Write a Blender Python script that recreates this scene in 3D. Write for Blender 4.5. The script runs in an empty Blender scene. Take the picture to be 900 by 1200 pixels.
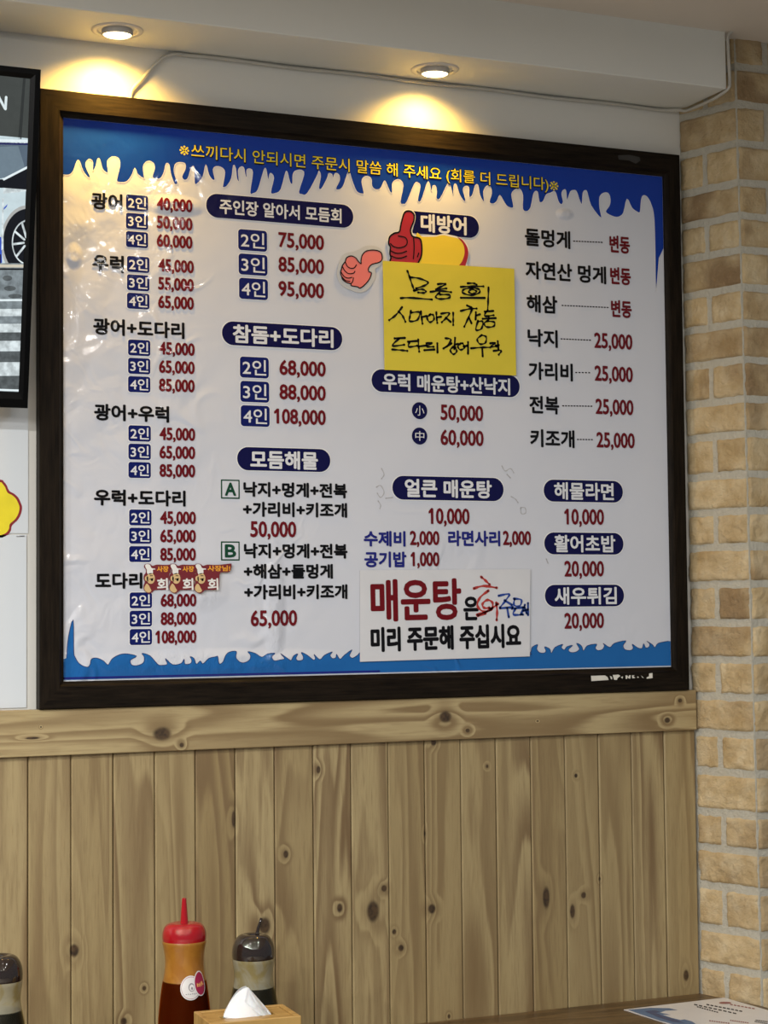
import bpy, bmesh, math, random
from mathutils import Vector, Matrix, noise
from mathutils.geometry import tessellate_polygon
random.seed(7)
S = bpy.context.scene
COL = S.collection

# ------------------------------------------------------------------ camera
F, YAW, PITCH, ROLL = 2199.77, 0.4146, 0.0536, -0.0098
CAM = Vector((-0.7565, -3.2149, 1.4997))
cy, sy, cp, sp = math.cos(YAW), math.sin(YAW), math.cos(PITCH), math.sin(PITCH)
FW = Vector((sy*cp, cy*cp, sp)); R0 = Vector((cy, -sy, 0)); U0 = R0.cross(FW)
cr, sr = math.cos(ROLL), math.sin(ROLL)
RT = cr*R0 + sr*U0; UP = -sr*R0 + cr*U0
cam = bpy.data.cameras.new('camera'); co = bpy.data.objects.new('camera', cam); COL.objects.link(co)
cam.sensor_fit = 'HORIZONTAL'; cam.sensor_width = 36; cam.lens = F/900*36; cam.clip_start = 0.05
co.matrix_world = Matrix(((RT.x, UP.x, -FW.x, CAM.x), (RT.y, UP.y, -FW.y, CAM.y), (RT.z, UP.z, -FW.z, CAM.z), (0, 0, 0, 1)))
S.camera = co

# ------------------------------------------------------------------ world, exposure, room lights
S.view_settings.view_transform = 'Standard'; S.view_settings.look = 'None'
S.view_settings.gamma = 1; S.view_settings.use_curve_mapping = False
S.view_settings.exposure = 0.0
W = bpy.data.worlds.new('world'); S.world = W; W.use_nodes = True
W.node_tree.nodes['Background'].inputs[0].default_value = (0.86, 0.93, 1.0, 1)
W.node_tree.nodes['Background'].inputs[1].default_value = 0.20
CEIL_Z = 2.631
def area(x, y, watt, size=.14, col=(1, .985, .955), z=CEIL_Z-.03, aim=None):
    l = bpy.data.lights.new('ceiling_or_glint_lamp', 'AREA'); l.shape = 'DISK'; l.size = size; l.energy = watt; l.color = col
    o = bpy.data.objects.new('ceiling_or_glint_lamp', l); COL.objects.link(o); o.location = (x, y, z)
    if aim: o.rotation_euler = (Vector(aim)-Vector((x, y, z))).to_track_quat('-Z', 'Y').to_euler()
    return o
for x, kx in ((-2.5, 2.5), (-1.6, 1.35), (-.75, .20), (.1, .04)):
    for y, ky in ((-1.5, 1.2), (-2.5, 1.05), (-3.6, .8), (-4.8, .7)):
        area(x, y, 21*kx*ky, .085)
area(.80, -1.62, 8, .11); area(.80, -2.7, 7, .11); area(.5, -4.2, 14, .14); area(-.6, -4.9, 14, .14)  # last three are added lamps, put in to raise glints on the film

# ------------------------------------------------------------------ helpers
def at(px, py, axis, val):                       # a point of the photo on the plane axis = val
    d = RT*(px-450)/F - UP*(py-600)/F + FW
    return CAM + d*((val-CAM[axis])/d[axis])
def proj(p):
    d = Vector(p)-CAM; z = d.dot(FW)
    return 450+F*d.dot(RT)/z, 600-F*d.dot(UP)/z

class MB:
    def __init__(s): s.v = []; s.f = []; s.m = []; s.sm = []; s.att = []
    def add(s, vs, fs, m=0, smooth=False, att=None):
        n = len(s.v); s.v += [tuple(v) for v in vs]; s.f += [tuple(i+n for i in f) for f in fs]
        s.m += [m]*len(fs); s.sm += [smooth]*len(fs); s.att += [att or (0, 0, 0, 1)]*len(vs)
    def box(s, a, b, m=0):
        x0, y0, z0 = a; x1, y1, z1 = b
        s.add([(x0, y0, z0), (x1, y0, z0), (x1, y1, z0), (x0, y1, z0), (x0, y0, z1), (x1, y0, z1), (x1, y1, z1), (x0, y1, z1)],
              [(0, 3, 2, 1), (4, 5, 6, 7), (0, 1, 5, 4), (1, 2, 6, 5), (2, 3, 7, 6), (3, 0, 4, 7)], m)
    def hexa(s, front, back, m=0):               # two quads (4 points each, same order)
        s.add(list(front)+list(back), [(0, 1, 2, 3), (7, 6, 5, 4), (0, 4, 5, 1), (1, 5, 6, 2), (2, 6, 7, 3), (3, 7, 4, 0)], m)
    def lathe(s, prof, n=40, c=(0, 0, 0), m=0, ang=(0, 2*math.pi)):
        vs = []; fs = []; k = len(prof)
        for i in range(n):
            a = 2*math.pi*i/n
            for r, z in prof: vs.append((c[0]+r*math.cos(a), c[1]+r*math.sin(a), c[2]+z))
        for i in range(n):
            j = (i+1) % n
            for q in range(k-1): fs.append((i*k+q, j*k+q, j*k+q+1, i*k+q+1))
        s.add(vs, fs, m, True)
    def tube(s, pts, r, n=10, m=0, caps=True):
        pts = [Vector(p) for p in pts]; rs = r if isinstance(r, (list, tuple)) else [r]*len(pts)
        vs = []; fs = []; up = None
        for i, p in enumerate(pts):
            t = (pts[min(i+1, len(pts)-1)]-pts[max(i-1, 0)]).normalized()
            if up is None: up = t.orthogonal().normalized()
            a = (up-t*up.dot(t)).normalized(); up = a; b = t.cross(a)
            for k in range(n):
                q = 2*math.pi*k/n; vs.append(p+(a*math.cos(q)+b*math.sin(q))*rs[i])
        for i in range(len(pts)-1):
            for k in range(n):
                l = (k+1) % n; fs.append((i*n+k, i*n+l, (i+1)*n+l, (i+1)*n+k))
        if caps: fs += [tuple(range(n-1, -1, -1)), tuple((len(pts)-1)*n+k for k in range(n))]
        s.add(vs, fs, m, True)
    def build(s, name, mats, parent=None, bevel=0, loc=None, rotz=0, sharp=None, attr=False):
        me = bpy.data.meshes.new(name); me.from_pydata(s.v, [], s.f); me.update()
        for x in (mats if isinstance(mats, (list, tuple)) else [mats]): me.materials.append(x)
        me.polygons.foreach_set('material_index', s.m); me.polygons.foreach_set('use_smooth', s.sm)
        if attr:
            ca = me.color_attributes.new('tone', 'FLOAT_COLOR', 'POINT')
            ca.data.foreach_set('color', [c for a in s.att for c in a])
        bm = bmesh.new(); bm.from_mesh(me); bmesh.ops.recalc_face_normals(bm, faces=bm.faces) if not sharp else None
        bm.to_mesh(me); bm.free()
        o = bpy.data.objects.new(name, me); COL.objects.link(o)
        if parent: o.parent = parent
        if loc: o.location = loc
        o.rotation_euler.z = rotz
        if bevel:
            b = o.modifiers.new('bevel', 'BEVEL'); b.width = bevel; b.segments = 2; b.limit_method = 'ANGLE'; b.angle_limit = .6
        return o
def tag(o, label, cat, group=None):
    o['label'] = label; o['category'] = cat
    if group: o['group'] = group
    return o
def thing(name, label, cat, loc=(0, 0, 0), rotz=0, group=None):
    o = bpy.data.objects.new(name, None); COL.objects.link(o); o.location = loc; o.rotation_euler.z = rotz
    o.empty_display_size = .05
    return tag(o, label, cat, group)
def struct(o): o['kind'] = 'structure'; return o

def lin(c): return tuple(((x/255)/12.92 if x/255 <= .04045 else ((x/255+.055)/1.055)**2.4) for x in c)
class NT:
    def __init__(s, name):
        s.mat = bpy.data.materials.new(name); s.mat.use_nodes = True
        s.t = s.mat.node_tree; s.b = s.t.nodes['Principled BSDF']; s.out = s.t.nodes['Material Output']
    def n(s, typ, **k):
        x = s.t.nodes.new(typ)
        for a, v in k.items():
            if hasattr(x, a) and not a.startswith('i_'): setattr(x, a, v)
        return x
    def l(s, a, b): s.t.links.new(a, b)
    def math(s, op, a, b=None, c=None):
        x = s.n('ShaderNodeMath', operation=op)
        for i, v in enumerate((a, b, c)):
            if v is None: continue
            if isinstance(v, (int, float)): x.inputs[i].default_value = v
            else: s.l(v, x.inputs[i])
        return x.outputs[0]
    def vm(s, op, a, b=None, c=None):
        x = s.n('ShaderNodeVectorMath', operation=op)
        for i, v in enumerate((a, b, c)):
            if v is None: continue
            if isinstance(v, (tuple, list)): x.inputs[i].default_value = v
            else: s.l(v, x.inputs[i])
        return x.outputs['Value'] if op in ('LENGTH', 'DOT_PRODUCT') else x.outputs[0]
    def obj(s): return s.n('ShaderNodeTexCoord').outputs['Object']
    def noise(s, vec, scale, detail=3, rough=.5, dist=0):
        x = s.n('ShaderNodeTexNoise'); s.l(vec, x.inputs['Vector'])
        x.inputs['Scale'].default_value = scale; x.inputs['Detail'].default_value = detail
        x.inputs['Roughness'].default_value = rough; x.inputs['Distortion'].default_value = dist
        return x.outputs['Fac']
    def ramp(s, fac, stops):
        x = s.n('ShaderNodeValToRGB'); s.l(fac, x.inputs[0]); e = x.color_ramp.elements
        while len(e) < len(stops): e.new(.5)
        for q, (p, c) in zip(e, stops): q.position = p; q.color = (*c, 1)
        return x.outputs[0]
    def mix(s, fac, a, b, mode='MIX'):
        x = s.n('ShaderNodeMix', data_type='RGBA', blend_type=mode)
        for i, v in ((0, fac), (6, a), (7, b)):
            if isinstance(v, (int, float)): x.inputs[i].default_value = v
            elif isinstance(v, (tuple, list)): x.inputs[i].default_value = (*v, 1)
            else: s.l(v, x.inputs[i])
        return x.outputs[2]
    def mr(s, v, a, b, c=0., d=1., smooth=True):
        x = s.n('ShaderNodeMapRange', interpolation_type='SMOOTHSTEP' if smooth else 'LINEAR')
        s.l(v, x.inputs[0])
        for i, q in enumerate((a, b, c, d)): x.inputs[i+1].default_value = q
        return x.outputs[0]
    def bump(s, h, strength, dist=.01):
        x = s.n('ShaderNodeBump'); s.l(h, x.inputs['Height']); x.inputs['Strength'].default_value = strength
        x.inputs['Distance'].default_value = dist; s.l(x.outputs[0], s.b.inputs['Normal']); return x.outputs[0]
    def set(s, **k):
        nm = dict(base='Base Color', rough='Roughness', coat='Coat Weight', coatr='Coat Roughness', spec='Specular IOR Level',
                  metal='Metallic', trans='Transmission Weight', ior='IOR', sss='Subsurface Weight', em='Emission Color', ems='Emission Strength', alpha='Alpha')
        for a, v in k.items():
            i = s.b.inputs[nm[a]]
            if hasattr(v, 'is_linked') or hasattr(v, 'links'): s.l(v, i)
            elif isinstance(v, (tuple, list)): i.default_value = (*v, 1)
            else: i.default_value = v
        return s
def plain(name, c, rough=.5, var=.06, scale=30, bump=0, **k):
    m = NT(name); v = m.obj(); f = m.noise(v, scale, 4)
    a = tuple(x*(1-var) for x in c); b = tuple(min(1, x*(1+var)) for x in c)
    m.set(base=m.ramp(f, [(.3, a), (.7, b)]), rough=rough, **k)
    if bump: m.bump(f, bump)
    return m.mat
def emit(name, c, st=1.0):
    m = NT(name); m.set(base=(0, 0, 0), em=c, ems=st, rough=.2); return m.mat

def wood(name, axis, light, mid, dark, scale=1.0, knots=(), board=None, rough=.5, gs=1.0):
    """axis = grain direction (0 x, 2 z). knots = (x, z, rx, rz) in object coords; board = (x0, pitch)"""
    m = NT(name); P = m.obj()
    sep = m.n('ShaderNodeSeparateXYZ'); m.l(P, sep.inputs[0])
    cross = sep.outputs[0] if axis == 2 else sep.outputs[2]; along = sep.outputs[0 if axis == 3 else axis]
    if axis == 3: cross = sep.outputs[1]
    disp = 0; core = 0; halo = 0
    for (kx, kz, rx, rz) in knots:
        q = m.vm('MULTIPLY_ADD', P, (1/rx, 0, 1/rz), (-kx/rx, 0, -kz/rz)); L = m.vm('LENGTH', q)
        c = m.mr(L, 1.05, .55); h = m.mr(L, 3.2, 0.6)
        core = c if core == 0 else m.math('MAXIMUM', core, c)
        halo = h if halo == 0 else m.math('ADD', halo, h)
    if board:
        bi = m.math('FLOOR', m.math('DIVIDE', m.math('SUBTRACT', cross, board[0]), board[1]))
        wn = m.n('ShaderNodeTexWhiteNoise', noise_dimensions='1D'); m.l(bi, wn.inputs['W']); rnd = wn.outputs['Value']
        wn2 = m.n('ShaderNodeTexWhiteNoise', noise_dimensions='1D'); m.l(m.math('ADD', bi, 33.3), wn2.inputs['W']); rnd2 = wn2.outputs['Value']
    else: rnd = rnd2 = None
    cb = m.n('ShaderNodeCombineXYZ'); yy = sep.outputs[1]
    cc = m.math('MULTIPLY', cross, 1.0); aa = m.math('MULTIPLY', along, .075)
    m.l(cc, cb.inputs[0]); m.l(aa, cb.inputs[2])
    if rnd is not None: m.l(m.math('MULTIPLY', rnd, 9), cb.inputs[1])
    V = cb.outputs[0]
    n1 = m.noise(V, 7.5*scale*gs, 2, .5, .5)                # broad figure
    patch0 = m.noise(V, 13*scale, 2)
    ring = m.math('MULTIPLY', n1, 14.0)
    if halo != 0: ring = m.math('ADD', ring, m.math('MULTIPLY', halo, 1.0))
    ring = m.math('ADD', ring, m.math('MULTIPLY', m.noise(V, 60*scale, 3), .55))
    fr = m.math('FRACT', ring)
    tri = m.mr(fr, 0, .78); tri2 = m.mr(fr, .80, 1.0); band = m.math('MULTIPLY', tri, m.math('SUBTRACT', 1.0, tri2))
    fine = m.noise(V, 260*scale, 4, .6)
    patch = m.noise(V, 5*scale, 2)
    base = m.mix(m.mr(patch, .35, .68), light, mid)
    col = m.mix(m.math('MULTIPLY', m.math('MULTIPLY', band, m.mr(patch0, .3, .65, .30, 1.0)), .95), base, dark)
    col = m.mix(m.math('MULTIPLY', m.mr(fine, .42, .75), .40), col, dark)
    if rnd is not None:
        col = m.mix(m.mr(rnd2, 0, 1, .0, .45, False), col, mid)
    if halo != 0:
        col = m.mix(m.mr(halo, .55, 1.2, 0, .22), col, tuple(x*.62 for x in dark))
        kn = m.mix(m.mr(m.noise(P, 120, 3), .3, .7), (.030, .017, .008), (.075, .043, .018))
        col = m.mix(core, col, kn)
    m.set(base=col, rough=rough, coat=.06, coatr=.3)
    m.bump(m.math('ADD', m.math('MULTIPLY', band, .5), fine), .18, .0015)
    return m.mat

# ------------------------------------------------------------------ geometry of the wall
FX1, FZ0, FZ1 = 1.3079, 1.3400, 2.4180           # menu board, its left edge at x = 0
X0, PW, RAIL_Z = -0.0160, 0.0748, 1.2602
SZ, SD, XR = 2.5177, 0.1682, 1.3242
TZ = 0.74
BY = -0.0132                                     # printed face of the poster
def B(px, py, y=BY): p = at(px, py, 1, y); return (p.x, p.z)

# plaster
def plaster(name, c, dirt=.12):
    m = NT(name); v = m.obj(); a = m.noise(v, 3.5, 5, .6); b = m.noise(v, 160, 3)
    col = m.mix(m.mr(a, .35, .75, 0, dirt), c, tuple(x*.72 for x in c))
    m.set(base=col, rough=.55, spec=.35); m.bump(b, .06, .002); return m.mat
M_wall = plaster('wall_paint', (.60, .595, .56)); M_ceil = plaster('ceiling_paint', (.58, .525, .46)); M_soff = plaster('soffit_paint', (.66, .67, .635))
w = MB(); w.box((-3.2, 0, 0), (2.6, .12, CEIL_Z+.1)); struct(w.build('wall_back', M_wall))
c = MB(); c.box((-3.2, -6.5, CEIL_Z), (2.6, .12, CEIL_Z+.12)); struct(c.build('ceiling', M_ceil))
fl = MB(); fl.box((-3.2, -6.5, -.05), (2.6, .12, 0)); struct(fl.build('floor', plain('floor_tile', (.36, .32, .27), .35, .15, 6)))
sx = at(851, 104, 1, -SD).x
s = MB(); sv = [(-3.2, 0), (XR+.006, 0), (sx+.001, -SD), (-3.2, -SD)]
s.add([(x, y, SZ) for x, y in sv]+[(x, y, CEIL_Z+.01) for x, y in sv], [(0, 1, 2, 3), (7, 6, 5, 4), (0, 4, 5, 1), (1, 5, 6, 2), (2, 6, 7, 3), (3, 7, 4, 0)])
struct(s.build('ceiling_soffit', M_soff, bevel=.002))
# skim line / patch where plaster was repaired is part of the wall paint noise

# wood rail and planks
LI, MI, DA = (.375, .292, .147), (.275, .200, .090), (.155, .096, .043)
def K(px, py, rx, ry, y): p = at(px, py, 1, y); return (p.x, p.z, rx*.00165, ry*.00165)
pk = [(87, 1114, 6, 8), (169, 1158, 2.5, 3), (335, 1001, 3.5, 5), (398, 1064, 4, 6), (373, 902, 3, 5), (274, 960, 3, 11), (310, 1085, 8, 11),
      (450, 1041, 4, 4.5), (437, 1068, 9, 14), (506, 1065, 5.5, 6.5), (470, 1111, 4, 4.5), (462, 1092, 3, 3.5), (640, 1052, 5.5, 15), (684, 1049, 4, 4.5),
      (671, 1068, 4, 10), (703, 1030, 2, 3), (675, 909, 2.5, 3), (508, 870, 4, 4.5), (571, 898, 2, 2.5), (804, 1143, 4.5, 8), (526, 1191, 2, 3), (498, 977, 1.5, 5), (145, 1197, 4, 5)]
M_plank = wood('pine_plank', 2, LI, MI, DA, 1.0, [K(a, b, c_, d, -.0106) for a, b, c_, d in pk], (X0, PW))
b = MB()
i0 = -40
for i in range(i0, 19):
    xa = X0+i*PW+.0006; xb = min(X0+(i+1)*PW-.0006, XR+.004)
    if xb <= xa: continue
    d = .0106+random.uniform(-.0006, .0006)
    ch = .0022
    pr = [(xa, 0), (xa, -d+ch), (xa+ch, -d), (xb-ch, -d), (xb, -d+ch), (xb, 0)]
    b.add([(x, y, 0.0) for x, y in pr]+[(x, y, RAIL_Z+.01) for x, y in pr], [(k, k+1, k+7, k+6) for k in range(5)]+[(0, 6, 11, 5)])
struct(b.build('trim_2', M_plank))
rk = [(190, 860, 12, 8.5), (213, 873, 3, 3), (38, 865, 9, 1.6), (522, 840, 9, 8), (548, 856, 3.5, 3), (797, 821, 3.5, 3), (782, 844, 5, 4), (48, 852, 1, 1), (630, 845, 1.4, 1)]
M_rail = wood('pine_rail', 0, (.42, .33, .17), (.33, .25, .12), (.20, .132, .058), .7, [K(a, b_, c_, d, -.020) for a, b_, c_, d in rk])
b = MB(); b.box((-3.2, -.0200, RAIL_Z), (XR+.003, 0, FZ0-.0005)); struct(b.build('trim_1', M_rail, bevel=.0015))

# ------------------------------------------------------------------ brick pillar
def brick_mat():
    m = NT('buff_brick'); v = m.obj()
    at_ = m.n('ShaderNodeAttribute', attribute_name='tone'); sp_ = m.n('ShaderNodeSeparateColor'); m.l(at_.outputs['Color'], sp_.inputs[0])
    tone, seed, kind = sp_.outputs[0], sp_.outputs[1], sp_.outputs[2]
    off = m.n('ShaderNodeCombineXYZ'); m.l(m.math('MULTIPLY', seed, 17), off.inputs[0]); m.l(m.math('MULTIPLY', seed, 9), off.inputs[2])
    vv = m.vm('ADD', v, off.outputs[0])
    n = m.noise(vv, 22, 3, .55); n2 = m.noise(vv, 110, 5, .65); n3 = m.noise(vv, 9, 2)
    col = m.ramp(n, [(.30, (.47, .345, .175)), (.52, (.60, .47, .275)), (.72, (.69, .58, .38))])
    brown = m.mix(n2, (.17, .105, .052), (.30, .195, .10))
    col = m.mix(m.math('MULTIPLY', m.mr(n3, .40, .62), tone), col, brown)
    col = m.mix(m.math('MULTIPLY', tone, .30), col, (.24, .16, .085))
    col = m.mix(m.mr(n2, .58, .8, 0, .30), col, (.62, .54, .38))
    mort = m.mix(n2, (.44, .42, .35), (.58, .56, .48))
    m.set(base=m.mix(kind, col, mort), rough=.88, spec=.25); m.bump(m.noise(vv, 120, 6, .7), .9, .007); return m.mat
M_brick = brick_mat()
def corner(z):                                    # the pillar's outer corner leans a little
    t = (z-.74)/1.9; return Vector((1.3722+(1.3662-1.3722)*t, -.1592+(.0197)*t, z))
def inner(z): t = (z-.74)/1.9; return Vector((XR+.0045-.0085*t, 0, z))
ys = [35, 77, 121, 167, 213, 252, 292, 336, 378, 421, 467, 508, 555, 598, 640, 684, 730, 774, 818, 862, 908, 957, 1000, 1046, 1097, 1143, 1190]
def cz(py):
    z = 1.5
    for _ in range(30):
        c_ = corner(z); e = proj(c_)[1]-py; z += e*.0017*.9
    return z
zs = [cz(y) for y in ys]
while zs[-1] > 0: zs.append(zs[-1]-.069)
tones = {2: .75, 3: .15, 4: .95, 5: .35, 6: .9, 7: .12, 8: .4, 9: .7, 10: .12, 11: .25, 12: .1, 13: .12, 14: .12, 15: .6, 16: .45, 17: .12, 18: .35, 19: .1, 20: .1, 21: .45, 22: .6, 23: .35, 24: .15, 25: .3}
pb = MB()
def face_pts(side, u, z, out):
    c_ = corner(z); i_ = inner(z)
    if side == 0:
        d = (c_-i_); L = d.length; d = d/L; nrm = Vector((d.y, -d.x, 0)); return i_+d*u*L-Vector((0, 0, 0))+nrm*out*1.0
    return c_+Vector((1, -.02, 0)).normalized()*u + Vector((-.02, -1, 0)).normalized()*out
def brick(side, u0, u1, z0, z1, tone):
    sd = random.random(); uw = (u1-u0)*(.157 if side == 0 else 1); nx = max(8, int(uw/.0042)); nz = 16
    vs = []; fs = []; ox = random.uniform(0, 50)
    for j in range(nz+1):
        for i in range(nx+1):
            a = i/nx; c_ = j/nz
            e = min(a*uw, (1-a)*uw, c_*(z0-z1), (1-c_)*(z0-z1))
            prof = min(1, e/.0055); prof = 1-(1-prof)**2
            q = Vector((a*uw*28+ox, c_*(z0-z1)*28, ox))
            nn = (noise.noise(q)*.0016+noise.noise(q*3.3)*.0012+noise.noise(q*8)*.0006)*RG
            wob = noise.noise(Vector((c_*4+ox, 3.1, a)))*.0022; wz = noise.noise(Vector((a*5+ox, 7.7, c_)))*.0022
            k = 1-prof
            out = -.0075*k+nn*(.35+.65*prof)
            u = u0+(u1-u0)*a + (wob*(1 if a < .5 else -1)*(abs(a-.5)*2)**2)/(.157 if side == 0 else 1)
            z = z1+(z0-z1)*c_ + wz*(abs(c_-.5)*2)**2
            vs.append(face_pts(side, u, z, out))
    for j in range(nz):
        for i in range(nx):
            a = j*(nx+1)+i; fs.append((a, a+1, a+nx+2, a+nx+1))
    pb.add(vs, fs, 0, True, (tone, sd, 0, 1))
for r in range(len(zs)-1):
    RG = 1.4 if zs[r] > 1.75 else 2.3
    zt, zb = zs[r], zs[r+1]; g = .0055
    tn = tones.get(r, .3)
    ua = .012 if zt > RAIL_Z else .055
    if r % 2 == 0: brick(0, ua, .985, zt-g, zb+g, tn)
    else:
        sp_ = .46+random.uniform(-.03, .03)
        brick(0, ua, sp_-.028, zt-g, zb+g, min(1, tn*random.uniform(.6, 1.5))); brick(0, sp_+.028, .975, zt-g, zb+g, min(1, tn*random.uniform(.3, 1.6)))
    u = .004 if r % 2 else .0035
    first = True
    while u < .5:
        wd = (.075 if (r % 2 == 0) else .157) if first else .157
        first = False
        brick(1, u, u+wd-.010, zt-g, zb+g, random.choice((.1, .3, .5, .8))); u += wd
# mortar body behind the bricks
mv = []; nz = 120
for j in range(nz+1):
    z = CEIL_Z+.01-(CEIL_Z+.01)*j/nz
    i_ = inner(z)
    row = [i_+Vector((-.0015, .0, 0))]+[face_pts(0, u, z, -.0042+noise.noise(Vector((u*9, z*40, 2)))*.0009) for u in (0.0, .1, .2, .3, .4, .5, .6, .7, .8, .9, .985)]
    row += [face_pts(1, u, z, -.0042+noise.noise(Vector((u*40, z*40, 5)))*.0009) for u in (.0015, .04, .08, .12, .16, .2, .3, .4, .6)]
    row += [Vector((corner(z).x+.6, .1, z)), Vector((XR-.002, .1, z))]
    mv += row
k = len(row)
pb.add(mv, [(j*k+i, j*k+(i+1) % k, (j+1)*k+(i+1) % k, (j+1)*k+i) for j in range(nz) for i in range(k)], 0, False, (.2, .4, 1, 1))
struct(pb.build('wall_right', M_brick, attr=True))

# ------------------------------------------------------------------ downlights and cable
M_ring = plain('white_lamp_trim', (.62, .6, .55), .4); M_cup = plain('grey_lamp_cup', (.42, .40, .37), .45)
M_lens = emit('lamp_lens', (1, .80, .42), 9.0)
def downlight(px, py, y, watt, label, aim_dy=.022, rad=.0455):
    p = at(px, py, 2, SZ)
    t = thing('downlight', label, 'ceiling light', (p.x, y, SZ), 0, 'recessed downlights in the soffit')
    r = MB(); r.lathe([(rad-.012, .004), (rad-.012, -.0015), (rad-.010, -.0028), (rad-.001, -.0022), (rad, 0), (rad, .002)], 48); r.build('trim_ring', M_ring, t)
    tl = math.radians(2)
    h = MB(); R = .027
    h.lathe([(R, .014), (R, -.006), (R-.0008, -.0085), (R-.0020, -.0085), (R-.0025, -.006)], 40)
    ho = h.build('lamp_cup', M_cup, t); ho.rotation_euler.x = tl; ho.location.z = -.001
    e = MB(); e.lathe([(0.0, -.0115), (R*.5, -.0108), (R*.8, -.0090), (R-.0024, -.0065)], 40)
    eo = e.build('lens', M_lens, t); eo.rotation_euler.x = tl; eo.location.z = -.001
    l = bpy.data.lights.new('downlight_lamp', 'SPOT'); l.energy = watt; l.color = (1, .57, .10); l.spot_size = math.radians(140); l.spot_blend = 1.0
    l.shadow_soft_size = .018
    lo = bpy.data.objects.new('downlight_lamp', l); COL.objects.link(lo); lo.parent = t; lo.location = (0, .006, -.016)
    lo.rotation_euler = Vector((0, aim_dy, -.075)).to_track_quat('-Z', 'Y').to_euler()
downlight(137, 36, -.083, 19, 'round white downlight in the soffit above the board, left one')
downlight(507, 83, -.075, 11, 'round white downlight in the soffit above the board, right one')

M_cable = plain('white_cable', (.46, .45, .41), .45)
pts = []
def cabp(px, py, y): p = at(px, py, 1, y); pts.append(p)
for px, py, y in ((146, 120, -.0075), (155, 105, -.0068), (163, 96, -.0075), (174, 84, -.0075), (184, 74, -.0075), (193, 66.5, -.0075), (202, 63.5, -.0075), (214, 63.5, -.0075)): cabp(px, py, y)
pts[0] = Vector((pts[1].x-.004, -.0062, FZ1+.0008))
for x_ in [i*.05 for i in range(5, 26)]:
    pts.append(Vector((x_, -.0065, SZ-.0055+.0012*math.sin(x_*23))))
pts.append(Vector((1.285, -.008, SZ-.006))); pts.append(Vector((XR-.016, -.02, SZ-.006)))
dv = (Vector((sx, -SD, 0))-Vector((XR, 0, 0)))
for q in (.15, .35, .6, .85): pts.append(Vector((XR-.001, 0, SZ-.006-.004*math.sin(q*3.1)))+dv*q)
pts.append(Vector((sx+.003, -SD-.004, SZ+.001)))
pts.append(Vector((sx+.0055, -SD-.004, SZ+.015)))
for q in (.03, .055, .08): pts.append(Vector((sx+.0045+.001*math.sin(q*60), -SD-.004, SZ+q)))
for px, py in ((853, 42), (858, 36.5), (866, 33.5), (876, 32.5), (890, 32.5), (905, 34.5), (930, 37)): pts.append(at(px, py, 1, -SD-.004-(px-853)*.0001))
cb = MB()
# smooth the path
sm = []
for i in range(len(pts)-1):
    p0 = pts[max(i-1, 0)]; p1 = pts[i]; p2 = pts[i+1]; p3 = pts[min(i+2, len(pts)-1)]
    for q in range(5):
        t = q/5; sm.append(.5*((2*p1)+(-p0+p2)*t+(2*p0-5*p1+4*p2-p3)*t*t+(-p0+3*p1-3*p2+p3)*t**3))
sm.append(pts[-1]); cb.tube(sm, .0031, 10)
tag(cb.build('cable', M_cable), 'white cable running along the soffit and up beside the brick pillar', 'cable')

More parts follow.
